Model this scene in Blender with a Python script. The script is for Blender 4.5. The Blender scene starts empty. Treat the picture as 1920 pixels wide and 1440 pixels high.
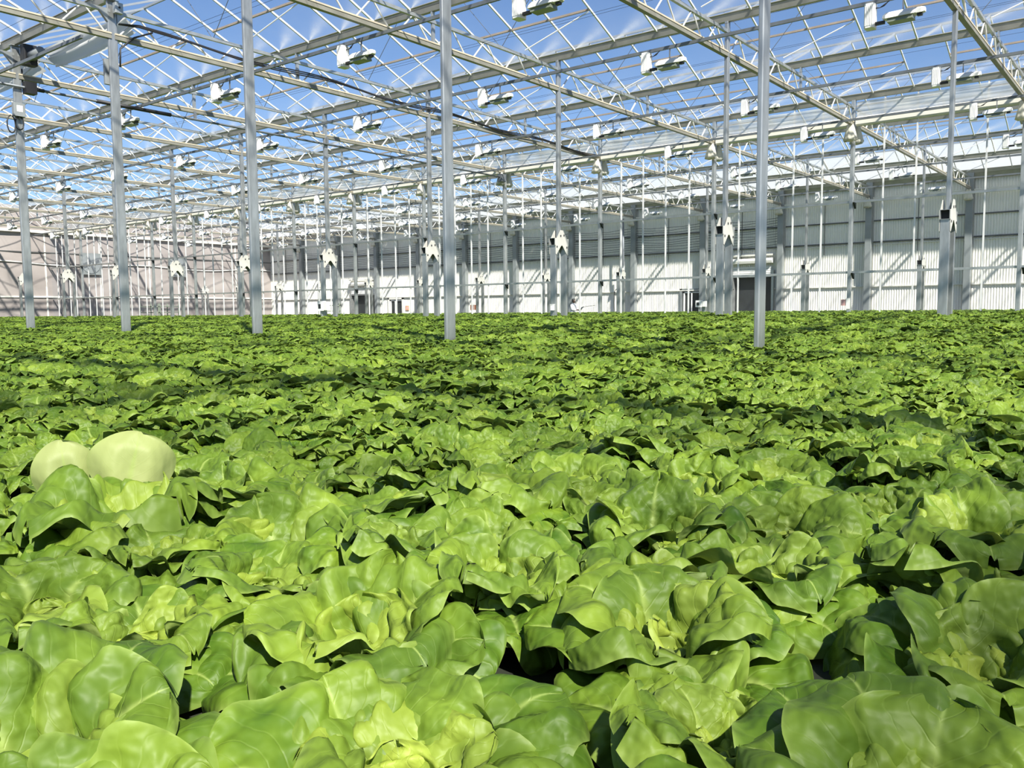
import bpy, math, random
import numpy as np
from mathutils import Vector, Matrix

rnd = random.Random(7)
S = bpy.context.scene
COL = S.collection
E = 1.2                                   # eye height above the floor

# ------------------------------------------------------------------ camera
CF = (-0.61673955, 0.78245225, -0.08602795)
CR = (0.78577565, 0.61845722, -0.0082029)
CU = (-0.04678623, 0.07265772, 0.99625895)
cam_d = bpy.data.cameras.new('camera')
cam_d.sensor_width = 36.0
FPX = 1591.675
cam_d.lens = FPX / 1920 * 36.0
cam_d.clip_start = 0.02
cam_d.clip_end = 400
cam = bpy.data.objects.new('camera', cam_d)
COL.objects.link(cam)
m = Matrix.Identity(4)
for r in range(3):
    m[r][0], m[r][1], m[r][2] = CR[r], CU[r], -CF[r]
m[0][3], m[1][3], m[2][3] = 0, 0, E
cam.matrix_world = m
S.camera = cam

# ------------------------------------------------------------------ sky, sun, exposure
SUN = Vector((0.602, -0.375, 0.69)).normalized()
W = bpy.data.worlds.new('sky')
S.world = W
W.use_nodes = True
wn = W.node_tree
wn.nodes.clear()
sky = wn.nodes.new('ShaderNodeTexSky')
sky.sky_type = 'NISHITA'
sky.sun_disc = False
sky.sun_elevation = math.asin(SUN.z)
sky.sun_rotation = math.atan2(SUN.x, SUN.y)
sky.air_density = 1.0
sky.dust_density = 0.3
sky.ozone_density = 3.2
bg = wn.nodes.new('ShaderNodeBackground')
bg.inputs[1].default_value = 0.105
wo = wn.nodes.new('ShaderNodeOutputWorld')
tint = wn.nodes.new('ShaderNodeMix')
tint.data_type = 'RGBA'; tint.blend_type = 'MULTIPLY'
tint.inputs[0].default_value = 1.0
tint.inputs[7].default_value = (0.87, 0.97, 1.12, 1)
wn.links.new(sky.outputs[0], tint.inputs[6])
wn.links.new(tint.outputs[2], bg.inputs[0])
wn.links.new(bg.outputs[0], wo.inputs[0])
sd = bpy.data.lights.new('sun', 'SUN')
sd.energy = 8.6
sd.angle = math.radians(1.3)
sd.color = (1.0, 0.945, 0.84)
sun = bpy.data.objects.new('sun', sd)
COL.objects.link(sun)
sun.rotation_euler = SUN.to_track_quat('Z', 'Y').to_euler()
S.view_settings.view_transform = 'Standard'
S.view_settings.look = 'None'
S.view_settings.gamma = 1.0
S.view_settings.use_curve_mapping = False
S.view_settings.exposure = 0.25
try:
    S.cycles.transparent_max_bounces = 48
    S.cycles.max_bounces = 7
    S.cycles.diffuse_bounces = 3
    S.cycles.transmission_bounces = 4
    S.cycles.glossy_bounces = 2
    S.cycles.caustics_reflective = False
    S.cycles.caustics_refractive = False
except Exception:
    pass

# ------------------------------------------------------------------ materials
def nt(name):
    mt = bpy.data.materials.new(name)
    mt.use_nodes = True
    t = mt.node_tree
    t.nodes.clear()
    return mt, t, t.nodes, t.links

def pbr(name, col, rough=0.5, metal=0.0, var=0.08, scale=6.0, col2=None, bump=0.0, stretch=None, spec=0.5):
    """principled with noise-varied colour"""
    mt, t, N, L = nt(name)
    o = N.new('ShaderNodeOutputMaterial')
    p = N.new('ShaderNodeBsdfPrincipled')
    tc = N.new('ShaderNodeTexCoord')
    nz = N.new('ShaderNodeTexNoise')
    nz.inputs['Scale'].default_value = scale
    nz.inputs['Detail'].default_value = 4
    if stretch:
        mp = N.new('ShaderNodeMapping')
        mp.inputs['Scale'].default_value = stretch
        L.new(tc.outputs['Object'], mp.inputs[0])
        L.new(mp.outputs[0], nz.inputs['Vector'])
    else:
        L.new(tc.outputs['Object'], nz.inputs['Vector'])
    rp = N.new('ShaderNodeValToRGB')
    c2 = col2 or tuple(max(0, c * (1 - 2.2 * var)) for c in col)
    rp.color_ramp.elements[0].color = (*c2, 1)
    rp.color_ramp.elements[0].position = 0.3
    rp.color_ramp.elements[1].color = (*col, 1)
    rp.color_ramp.elements[1].position = 0.7
    L.new(nz.outputs[0], rp.inputs[0])
    L.new(rp.outputs[0], p.inputs['Base Color'])
    p.inputs['Roughness'].default_value = rough
    p.inputs['Metallic'].default_value = metal
    p.inputs['Specular IOR Level'].default_value = spec
    if bump:
        b = N.new('ShaderNodeBump')
        b.inputs['Strength'].default_value = bump
        b.inputs['Distance'].default_value = 0.02
        L.new(nz.outputs[0], b.inputs['Height'])
        L.new(b.outputs[0], p.inputs['Normal'])
    L.new(p.outputs[0], o.inputs[0])
    return mt

M = {}
M['galv'] = pbr('galvanised_steel', (0.46, 0.475, 0.47), 0.32, 0.65, 0.14, 3.5, stretch=(3, 3, 0.8))
M['galv2'] = pbr('galvanised_tube', (0.50, 0.52, 0.51), 0.38, 0.65, 0.1, 5)
M['dull'] = pbr('weathered_rail_steel', (0.20, 0.22, 0.24), 0.5, 0.4, 0.12, 4)
M['chord'] = pbr('zinc_chord_lit_tone', (0.66, 0.58, 0.43), 0.5, 0.2, 0.1, 2.5, col2=(0.52, 0.46, 0.35))  # paler, warmer zinc: sun on the chord tops put into the colour
M['chordside'] = pbr('zinc_chord_shade_tone', (0.28, 0.27, 0.22), 0.5, 0.3, 0.12, 3)  # same zinc darkened: shade on the chord sides put into the colour
M['alu'] = pbr('bright_aluminium', (0.80, 0.80, 0.78), 0.4, 0.25, 0.05, 4)
M['ridge'] = pbr('dull_ridge_bar', (0.36, 0.39, 0.43), 0.5, 0.4, 0.06, 3)
M['gutter'] = pbr('aluminium_gutter', (0.40, 0.385, 0.34), 0.45, 0.5, 0.1, 3)
M['venta'] = pbr('bronze_vent_rail', (0.45, 0.36, 0.28), 0.5, 0.3, 0.1, 3)
M['white'] = pbr('white_enamel', (0.86, 0.86, 0.83), 0.4, 0, 0.03, 5)
M['offw'] = pbr('white_box_plastic', (0.80, 0.80, 0.76), 0.45, 0, 0.04, 5)
M['plate'] = pbr('pale_zinc_plate', (0.60, 0.59, 0.54), 0.5, 0.15, 0.08, 4)
M['black'] = pbr('black_rubber', (0.018, 0.018, 0.02), 0.5, 0, 0.1, 8)
M['dark'] = pbr('dark_opening', (0.022, 0.026, 0.028), 0.7, 0, 0.2, 2)
M['cream'] = pbr('cream_painted_beam', (0.80, 0.77, 0.67), 0.55, 0, 0.06, 1.5, stretch=(0.3, 4, 6))
M['panel'] = pbr('white_corrugated_sheet', (0.88, 0.86, 0.78), 0.5, 0, 0.03, 0.8)
M['girt'] = pbr('pale_girt', (0.74, 0.73, 0.67), 0.5, 0.05, 0.05, 2)
M['darkgirt'] = pbr('dark_wall_rail', (0.10, 0.105, 0.105), 0.5, 0.2, 0.1, 3)
M['wallcol'] = pbr('grey_wall_column', (0.30, 0.325, 0.325), 0.5, 0.3, 0.1, 1.5)
M['concrete'] = pbr('pond_concrete', (0.38, 0.37, 0.34), 0.8, 0, 0.12, 1.2, bump=0.1)
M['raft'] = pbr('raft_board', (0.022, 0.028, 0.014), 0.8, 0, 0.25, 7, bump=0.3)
M['lamp_under'] = pbr('lamp_glass_skirt', (0.22, 0.25, 0.19), 0.25, 0.2, 0.1, 6)
M['rust'] = pbr('red_brown_board', (0.34, 0.11, 0.05), 0.6, 0, 0.08, 5)
M['orange'] = pbr('orange_sign_board', (0.75, 0.42, 0.24), 0.6, 0, 0.06, 6)
M['pink'] = pbr('pink_tag', (0.78, 0.45, 0.42), 0.6, 0, 0.06, 6)
M['rackgreen'] = pbr('grey_green_rack', (0.30, 0.35, 0.27), 0.5, 0.2, 0.1, 5)
M['skin'] = pbr('skin', (0.10, 0.055, 0.035), 0.5, 0, 0.05, 20)
M['hair'] = pbr('black_hair', (0.012, 0.010, 0.010), 0.6, 0, 0.1, 40)
M['coat'] = pbr('white_coat_cloth', (0.88, 0.88, 0.88), 0.8, 0, 0.02, 8)
M['trouser'] = pbr('dark_trousers', (0.04, 0.045, 0.06), 0.8, 0, 0.1, 8)
M['label'] = pbr('white_label', (0.88, 0.88, 0.86), 0.5, 0, 0.02, 5)
M['greybox'] = pbr('grey_box_plastic', (0.24, 0.26, 0.27), 0.45, 0, 0.05, 5)

def glass(name, haze, wisp, tint=(0.97, 0.985, 1.0)):
    mt, t, N, L = nt(name)
    o = N.new('ShaderNodeOutputMaterial')
    tr = N.new('ShaderNodeBsdfTransparent')
    tr.inputs[0].default_value = (*tint, 1)
    df = N.new('ShaderNodeBsdfDiffuse')
    df.inputs[0].default_value = (0.86, 0.87, 0.86, 1)
    tl = N.new('ShaderNodeBsdfTranslucent')
    tl.inputs[0].default_value = (0.86, 0.87, 0.86, 1)
    mx = N.new('ShaderNodeMixShader')
    mx.inputs[0].default_value = 0.6
    L.new(df.outputs[0], mx.inputs[1])
    L.new(tl.outputs[0], mx.inputs[2])
    fin = N.new('ShaderNodeMixShader')
    L.new(tr.outputs[0], fin.inputs[1])
    L.new(mx.outputs[0], fin.inputs[2])
    tc = N.new('ShaderNodeTexCoord')
    nz = N.new('ShaderNodeTexNoise')
    nz.inputs['Scale'].default_value = 0.9
    nz.inputs['Detail'].default_value = 4
    geo = N.new('ShaderNodeNewGeometry')
    L.new(geo.outputs['Position'], nz.inputs['Vector'])
    a = N.new('ShaderNodeMath'); a.operation = 'MULTIPLY'
    L.new(nz.outputs[0], a.inputs[0]); a.inputs[1].default_value = 2 * haze
    last = a.outputs[0]
    if wisp:
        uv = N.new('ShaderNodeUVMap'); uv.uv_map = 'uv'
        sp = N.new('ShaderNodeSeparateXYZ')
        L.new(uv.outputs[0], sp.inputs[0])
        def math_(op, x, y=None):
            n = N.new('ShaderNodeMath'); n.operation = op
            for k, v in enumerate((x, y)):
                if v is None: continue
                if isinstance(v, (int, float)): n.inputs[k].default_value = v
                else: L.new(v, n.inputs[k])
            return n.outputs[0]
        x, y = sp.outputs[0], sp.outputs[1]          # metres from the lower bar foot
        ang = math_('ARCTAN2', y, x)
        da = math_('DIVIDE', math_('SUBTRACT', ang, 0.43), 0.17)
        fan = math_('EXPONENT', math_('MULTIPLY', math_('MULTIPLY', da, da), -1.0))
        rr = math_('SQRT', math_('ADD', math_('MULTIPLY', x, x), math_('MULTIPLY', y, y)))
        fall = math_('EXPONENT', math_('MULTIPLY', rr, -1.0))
        st = math_('MULTIPLY', math_('MULTIPLY', fan, fall), wisp)  # white wisp painted in: sunlit bars beyond, blurred by the glass
        low = math_('MULTIPLY', math_('EXPONENT', math_('MULTIPLY', y, -1.6)), wisp * 0.16)  # whitish haze painted in near the gutter, veiling the bars behind
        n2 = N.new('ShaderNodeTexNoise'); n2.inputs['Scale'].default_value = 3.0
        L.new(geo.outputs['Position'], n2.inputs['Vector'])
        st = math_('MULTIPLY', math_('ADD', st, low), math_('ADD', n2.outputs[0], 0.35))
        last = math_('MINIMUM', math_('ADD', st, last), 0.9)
    L.new(last, fin.inputs[0])
    L.new(fin.outputs[0], o.inputs[0])
    return mt

M['glass'] = glass('roof_glass', 0.018, 0.0)
M['glass_s'] = glass('painted_wisp_roof_glass', 0.028, 0.7)
M['glass_p'] = glass('partition_glass', 0.03, 0.0)
M['film'] = glass('white_screen_film', 0.8, 0.0, (0.95, 0.95, 0.93))
M['white_roof'] = glass('white_shaded_glass', 1.5, 0.0)

def cloth(name, c, trans=0.35):
    mt, t, N, L = nt(name)
    o = N.new('ShaderNodeOutputMaterial')
    d = N.new('ShaderNodeBsdfDiffuse'); d.inputs[0].default_value = (*c, 1)
    l = N.new('ShaderNodeBsdfTranslucent'); l.inputs[0].default_value = (*c, 1)
    mx = N.new('ShaderNodeMixShader'); mx.inputs[0].default_value = trans
    tc = N.new('ShaderNodeTexCoord')
    w = N.new('ShaderNodeTexNoise'); w.inputs['Scale'].default_value = 30
    b = N.new('ShaderNodeBump'); b.inputs['Strength'].default_value = 0.2
    L.new(tc.outputs['Object'], w.inputs['Vector'])
    L.new(w.outputs[0], b.inputs['Height']); L.new(b.outputs[0], d.inputs['Normal'])
    L.new(d.outputs[0], mx.inputs[1]); L.new(l.outputs[0], mx.inputs[2])
    L.new(mx.outputs[0], o.inputs[0])
    return mt
M['cloth'] = cloth('cream_screen_cloth', (0.86, 0.83, 0.72))
M['sheet'] = cloth('white_folded_sheet', (0.84, 0.84, 0.82), 0.45)

def wallfilm():
    mt, t, N, L = nt('pink_grey_wall_film')
    o = N.new('ShaderNodeOutputMaterial')
    p = N.new('ShaderNodeBsdfPrincipled'); p.inputs['Roughness'].default_value = 0.35
    tc = N.new('ShaderNodeTexCoord')
    nz = N.new('ShaderNodeTexNoise'); nz.inputs['Scale'].default_value = 0.35; nz.inputs['Detail'].default_value = 3
    mp = N.new('ShaderNodeMapping'); mp.inputs['Scale'].default_value = (1, 0.5, 2.0)
    rp = N.new('ShaderNodeValToRGB')
    rp.color_ramp.elements[0].color = (0.25, 0.222, 0.212, 1); rp.color_ramp.elements[0].position = .3
    rp.color_ramp.elements[1].color = (0.40, 0.362, 0.342, 1); rp.color_ramp.elements[1].position = .75
    L.new(tc.outputs['Object'], mp.inputs[0]); L.new(mp.outputs[0], nz.inputs['Vector'])
    L.new(nz.outputs[0], rp.inputs[0]); L.new(rp.outputs[0], p.inputs['Base Color'])
    L.new(p.outputs[0], o.inputs[0])
    return mt
M['wallfilm'] = wallfilm()

def leaf_mat(name, deep, light, young, trans, bump=0.8, back=0.55):
    mt, t, N, L = nt(name)
    o = N.new('ShaderNodeOutputMaterial')
    p = N.new('ShaderNodeBsdfPrincipled')
    tl = N.new('ShaderNodeBsdfTranslucent')
    mx = N.new('ShaderNodeMixShader'); mx.inputs[0].default_value = trans
    def math_(op, x, y=None):
        n = N.new('ShaderNodeMath'); n.operation = op
        for k, v in enumerate((x, y)):
            if v is None: continue
            if isinstance(v, (int, float)): n.inputs[k].default_value = v
            else: L.new(v, n.inputs[k])
        return n.outputs[0]
    def mixc(f, a, b):
        n = N.new('ShaderNodeMix'); n.data_type = 'RGBA'
        if isinstance(f, (int, float)): n.inputs[0].default_value = f
        else: L.new(f, n.inputs[0])
        for idx, c in ((6, a), (7, b)):
            if isinstance(c, tuple): n.inputs[idx].default_value = (*c, 1)
            else: L.new(c, n.inputs[idx])
        return n.outputs[2]
    uv = N.new('ShaderNodeUVMap'); uv.uv_map = 'uv'
    sp = N.new('ShaderNodeSeparateXYZ'); L.new(uv.outputs[0], sp.inputs[0])
    tt = math_('SUBTRACT', math_('MULTIPLY', sp.outputs[0], 2.0), 1.0)
    at = math_('ABSOLUTE', tt)
    s = sp.outputs[1]
    age = N.new('ShaderNodeAttribute'); age.attribute_name = 'age'
    tc = N.new('ShaderNodeTexCoord')
    nz = N.new('ShaderNodeTexNoise'); nz.inputs['Scale'].default_value = 11; nz.inputs['Detail'].default_value = 3
    L.new(tc.outputs['Object'], nz.inputs['Vector'])
    base = mixc(math_('SMOOTH_MIN', 1.0, math_('MULTIPLY', math_('SUBTRACT', nz.outputs[0], 0.3), 2.2)), deep, light)
    # per-head tone
    oi = N.new('ShaderNodeObjectInfo')
    base = mixc(age.outputs['Fac'], base, young)
    hs = N.new('ShaderNodeHueSaturation')
    L.new(math_('ADD', math_('MULTIPLY', oi.outputs['Random'], 0.42), 0.80), hs.inputs['Value'])
    L.new(math_('ADD', math_('MULTIPLY', oi.outputs['Random'], -0.018), 0.502), hs.inputs['Hue'])
    L.new(base, hs.inputs['Color']); base = hs.outputs[0]
    # midrib and side veins, paler
    mw = math_('ADD', math_('MULTIPLY', math_('SUBTRACT', 1.0, s), 0.10), 0.012)
    q = math_('DIVIDE', at, mw)
    rib = math_('EXPONENT', math_('MULTIPLY', math_('MULTIPLY', q, q), -1.0))
    nv = N.new('ShaderNodeTexNoise'); nv.inputs['Scale'].default_value = 3.2
    L.new(uv.outputs[0], nv.inputs['Vector'])
    ph = math_('ADD', math_('SUBTRACT', math_('MULTIPLY', s, 7.0), math_('MULTIPLY', at, 3.4)), math_('MULTIPLY', nv.outputs[0], 1.6))
    wv = math_('ABSOLUTE', math_('SUBTRACT', math_('FRACT', ph), 0.5))
    vein = math_('MULTIPLY', math_('EXPONENT', math_('MULTIPLY', math_('MULTIPLY', wv, wv), -420.0)), math_('SUBTRACT', 1.0, math_('MULTIPLY', at, 0.75)))
    edge = math_('POWER', at, 14.0)
    pale = math_('MINIMUM', 1.0, math_('ADD', math_('ADD', math_('MULTIPLY', rib, 0.55), math_('MULTIPLY', vein, 0.10)), math_('MULTIPLY', edge, 0.35)))
    col = mixc(pale, base, (0.36, 0.46, 0.12))
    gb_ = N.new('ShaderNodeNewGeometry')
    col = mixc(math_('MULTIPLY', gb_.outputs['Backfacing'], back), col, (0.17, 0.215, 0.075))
    # bump: quilted blisters between veins
    vo = N.new('ShaderNodeTexNoise'); vo.inputs['Scale'].default_value = 34; vo.inputs['Detail'].default_value = 1
    L.new(tc.outputs['Object'], vo.inputs['Vector'])
    hgt = math_('SUBTRACT', math_('ADD', math_('MULTIPLY', vo.outputs[0], 1.0), math_('MULTIPLY', nz.outputs[0], 0.9)), math_('MULTIPLY', vein, 0.035))
    b = N.new('ShaderNodeBump'); b.inputs['Strength'].default_value = bump; b.inputs['Distance'].default_value = 0.016
    L.new(hgt, b.inputs['Height'])
    L.new(b.outputs[0], p.inputs['Normal'])
    L.new(col, p.inputs['Base Color'])
    p.inputs['Roughness'].default_value = 0.52
    p.inputs['Specular IOR Level'].default_value = 0.30
    tcol = mixc(0.5, col, (0.36, 0.50, 0.04))
    L.new(tcol, tl.inputs[0])
    L.new(p.outputs[0], mx.inputs[1]); L.new(tl.outputs[0], mx.inputs[2])
    L.new(mx.outputs[0], o.inputs[0])
    return mt
M['leaf'] = leaf_mat('lettuce_leaf', (0.043, 0.108, 0.008), (0.138, 0.236, 0.019), (0.270, 0.365, 0.052), 0.17)
M['leaf_pale'] = leaf_mat('pale_lettuce_leaf', (0.29, 0.37, 0.11), (0.39, 0.45, 0.16), (0.42, 0.46, 0.19), 0.35, 0.3, 0.0)
M['leaf_dark'] = leaf_mat('dark_lettuce_leaf', (0.05, 0.12, 0.016), (0.10, 0.20, 0.026), (0.18, 0.28, 0.045), 0.25)

# ------------------------------------------------------------------ mesh helpers
class MB:
    def __init__(self):
        self.v = []; self.f = []; self.uv = {}
    def add(self, vs, fs):
        o = len(self.v)
        self.v += [tuple(x) for x in vs]
        self.f += [tuple(i + o for i in f) for f in fs]
        return self
    def box(self, x0, x1, y0, y1, z0, z1):
        return self.add([(x0, y0, z0), (x1, y0, z0), (x1, y1, z0), (x0, y1, z0), (x0, y0, z1), (x1, y0, z1), (x1, y1, z1), (x0, y1, z1)],
                        [(0, 3, 2, 1), (4, 5, 6, 7), (0, 1, 5, 4), (1, 2, 6, 5), (2, 3, 7, 6), (3, 0, 4, 7)])
    def bar(self, a, b, w, h, up=(0, 0, 1)):
        a = Vector(a); b = Vector(b); d = (b - a).normalized(); u = Vector(up)
        s = d.cross(u)
        if s.length < 1e-4: s = d.cross(Vector((1, 0, 0)))
        s.normalize(); u = s.cross(d)
        s *= w / 2; u *= h / 2
        return self.add([a - s - u, a + s - u, a + s + u, a - s + u, b - s - u, b + s - u, b + s + u, b - s + u],
                        [(0, 1, 2, 3), (7, 6, 5, 4), (0, 4, 5, 1), (1, 5, 6, 2), (2, 6, 7, 3), (3, 7, 4, 0)])
    def loft(self, rings, cap=True, closed=True):
        n = len(rings[0]); o = len(self.v)
        for r in rings: self.v += [tuple(p) for p in r]
        for k in range(len(rings) - 1):
            for i in range(n if closed else n - 1):
                j = (i + 1) % n
                self.f.append((o + k * n + i, o + k * n + j, o + (k + 1) * n + j, o + (k + 1) * n + i))
        if cap and closed:
            self.f.append(tuple(o + i for i in reversed(range(n))))
            self.f.append(tuple(o + (len(rings) - 1) * n + i for i in range(n)))
        return self
    def post(self, cx, cy, wx, wy, z0, z1, c=0.012):
        a, b = wx / 2, wy / 2
        o = []
        for sx, sy, t0 in ((1, -1, -90), (1, 1, 0), (-1, 1, 90), (-1, -1, 180)):
            for q in range(4):
                th = math.radians(t0 + 30 * q)
                o.append((sx * (a - c) + c * math.cos(th), sy * (b - c) + c * math.sin(th)))
        return self.loft([[(cx + x, cy + y, z) for x, y in o] for z in (z0, z1)])
    def tube(self, pts, r, n=6, cap=True):
        rings = []
        P = [Vector(p) for p in pts]
        for k, p in enumerate(P):
            d = (P[min(k + 1, len(P) - 1)] - P[max(k - 1, 0)]).normalized()
            ref = Vector((0, 0, 1)) if abs(d.z) < 0.9 else Vector((1, 0, 0))
            s = d.cross(ref).normalized(); u = s.cross(d)
            rr = r[k] if isinstance(r, (list, tuple)) else r
            rings.append([p + (s * math.cos(2 * math.pi * i / n) + u * math.sin(2 * math.pi * i / n)) * rr for i in range(n)])
        return self.loft(rings, cap)
    def mesh(self, name, mat, smooth=False):
        me = bpy.data.meshes.new(name)
        me.from_pydata([tuple(map(float, v)) for v in self.v], [], self.f)
        me.materials.append(mat)
        if smooth:
            me.polygons.foreach_set('use_smooth', [True] * len(me.polygons))
        me.update()
        return me
    def build(self, name, mat, parent=None, smooth=False, loc=None):
        return link(name, self.mesh(name, mat, smooth), parent, loc)

def link(name, data, parent=None, loc=None):
    o = bpy.data.objects.new(name, data)
    COL.objects.link(o)
    if parent: o.parent = parent
    if loc: o.location = loc
    return o

def tag(o, label, cat, group=None):
    o['label'] = label; o['category'] = cat
    if group: o['group'] = group
    return o

def thing(name, label, cat, loc=(0, 0, 0), rz=0, group=None):
    o = link(name, None, None, loc)
    o.rotation_euler = (0, 0, rz)
    o.empty_display_size = 0.1
    return tag(o, label, cat, group)

def struct(name, loc=None, label=None):
    o = link(name, None, None, loc); o['kind'] = 'structure'
    if label: o['label'] = label
    return o

def stuff(o):
    o['kind'] = 'stuff'; return o

def dup(o, parent=None):
    c = o.copy(); COL.objects.link(c)
    if parent: c.parent = parent
    for ch in list(o.children): dup(ch, c)
    return c

_ONES = 'zeroth first second third fourth fifth sixth seventh eighth ninth tenth eleventh twelfth thirteenth fourteenth fifteenth sixteenth seventeenth eighteenth nineteenth'.split()
_TENS = {20: 'twent', 30: 'thirt', 40: 'fort', 50: 'fift', 60: 'sixt'}
def nth(k):
    if k < 20: return _ONES[k]
    t, u = k // 10 * 10, k % 10
    return _TENS[t] + ('ieth' if u == 0 else 'y-' + _ONES[u])

def project(x, y, z):
    """pixel (1920x1440) and depth of a world point: used to decide what deserves parts of its own"""
    d = (x, y, z - E)
    dep = sum(a * b for a, b in zip(d, CF))
    if dep < 0.05: return -1e4, -1e4, dep
    return 960 + FPX * sum(a * b for a, b in zip(d, CR)) / dep, 720 - FPX * sum(a * b for a, b in zip(d, CU)) / dep, dep

def seen(x, y, z, mgn=60):
    u, v, d = project(x, y, z)
    return d > 0.05 and -mgn < u < 1920 + mgn and -mgn < v < 1440 + mgn, d

# ------------------------------------------------------------------ layout
X0 = -3.969                                # truss line over the right-hand near post
SX = 5.0
def TX(i): return X0 - SX * i
ROW = [-10.35, -0.26, 9.827, 19.914, 30.0, 40.0, 50.0]     # column rows
GUT = [-10.35, -5.3, -0.26, 4.78, 9.827, 14.87, 19.914, 24.96, 30.0, 35.0, 40.0, 45.0, 50.0]
ZG0, ZG1 = E + 6.91, E + 7.08              # gutter
ZR = E + 8.13                              # ridge
ZC = E + 6.15                              # bottom chord
ZT = E + 6.68                              # top chord
XL, YB = -69.0, 50.3                       # side and back wall
XR = 12.0

def field_z(x, y):
    """height of the lettuce tops"""
    c = min(1, max(0, (-x - 4) / 20.0))
    b = -0.45 + 0.10 * c
    t = min(1, max(0, (y - 9.0) / 11.0)); t = t * t * (3 - 2 * t)
    return E + b + (-0.15 - b) * t

# ------------------------------------------------------------------ floor and growing bed
fl = MB().box(-80, 20, -20, 60, -0.2, 0.0).build('floor', M['concrete']); fl['kind'] = 'structure'

HEAD_H = 0.185
def bed_mesh():
    xs = np.arange(-68, 2.01, 1.0); ys = np.arange(-2.5, 48.01, 0.75)
    b = MB(); n = len(ys)
    for x in xs:
        for y in ys: b.v.append((x, y, field_z(x, y) - HEAD_H))
    for i in range(len(xs) - 1):
        for j in range(n - 1):
            if ys[j] > 30.3 and xs[i] < -50: continue
            b.f.append((i * n + j, (i + 1) * n + j, (i + 1) * n + j + 1, i * n + j + 1))
    # side skirts down to the floor give the bed its thickness
    def skirt(idx):
        o = len(b.v)
        for k in idx: b.v.append((b.v[k][0], b.v[k][1], 0.0))
        for q in range(len(idx) - 1): b.f.append((idx[q], o + q, o + q + 1, idx[q + 1]))
    skirt([j for j in range(n)]); skirt([(len(xs) - 1) * n + j for j in range(n)])
    skirt([i * n for i in range(len(xs))]); skirt([i * n + n - 1 for i in range(len(xs))])
    return b
bed = bed_mesh().build('floor', M['raft'], smooth=True)  # raised raft bed under the lettuce, only filed as floor
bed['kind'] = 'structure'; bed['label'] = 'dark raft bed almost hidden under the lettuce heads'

# ------------------------------------------------------------------ roof: gables with gutters, bars, panes
BAR = 1.25
def uvmesh(name, quads, mat):
    """quads: list of (4 corners, 4 uvs)"""
    me = bpy.data.meshes.new(name)
    v = []; f = []; u = []
    for c, w in quads:
        o = len(v); v += [tuple(map(float, q)) for q in c]; f.append((o, o + 1, o + 2, o + 3)); u += w
    me.from_pydata(v, [], f)
    l = me.uv_layers.new(name='uv')
    l.data.foreach_set('uv', [k for q in u for k in q])
    me.materials.append(mat); me.update()
    return me

SL = 2.5
BAR_X = [TX(0) + 0.625 + BAR * k for k in range(-53, 14)]
BAR_X = [x for x in BAR_X if XL <= x <= XR]
def slope_pts(yg, yr):                      # gutter edge -> ridge line (y, z)
    s = 1 if yr > yg else -1
    return (yg + s * 0.09, ZG1), (yr - s * 0.02, ZR - 0.02)

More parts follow.
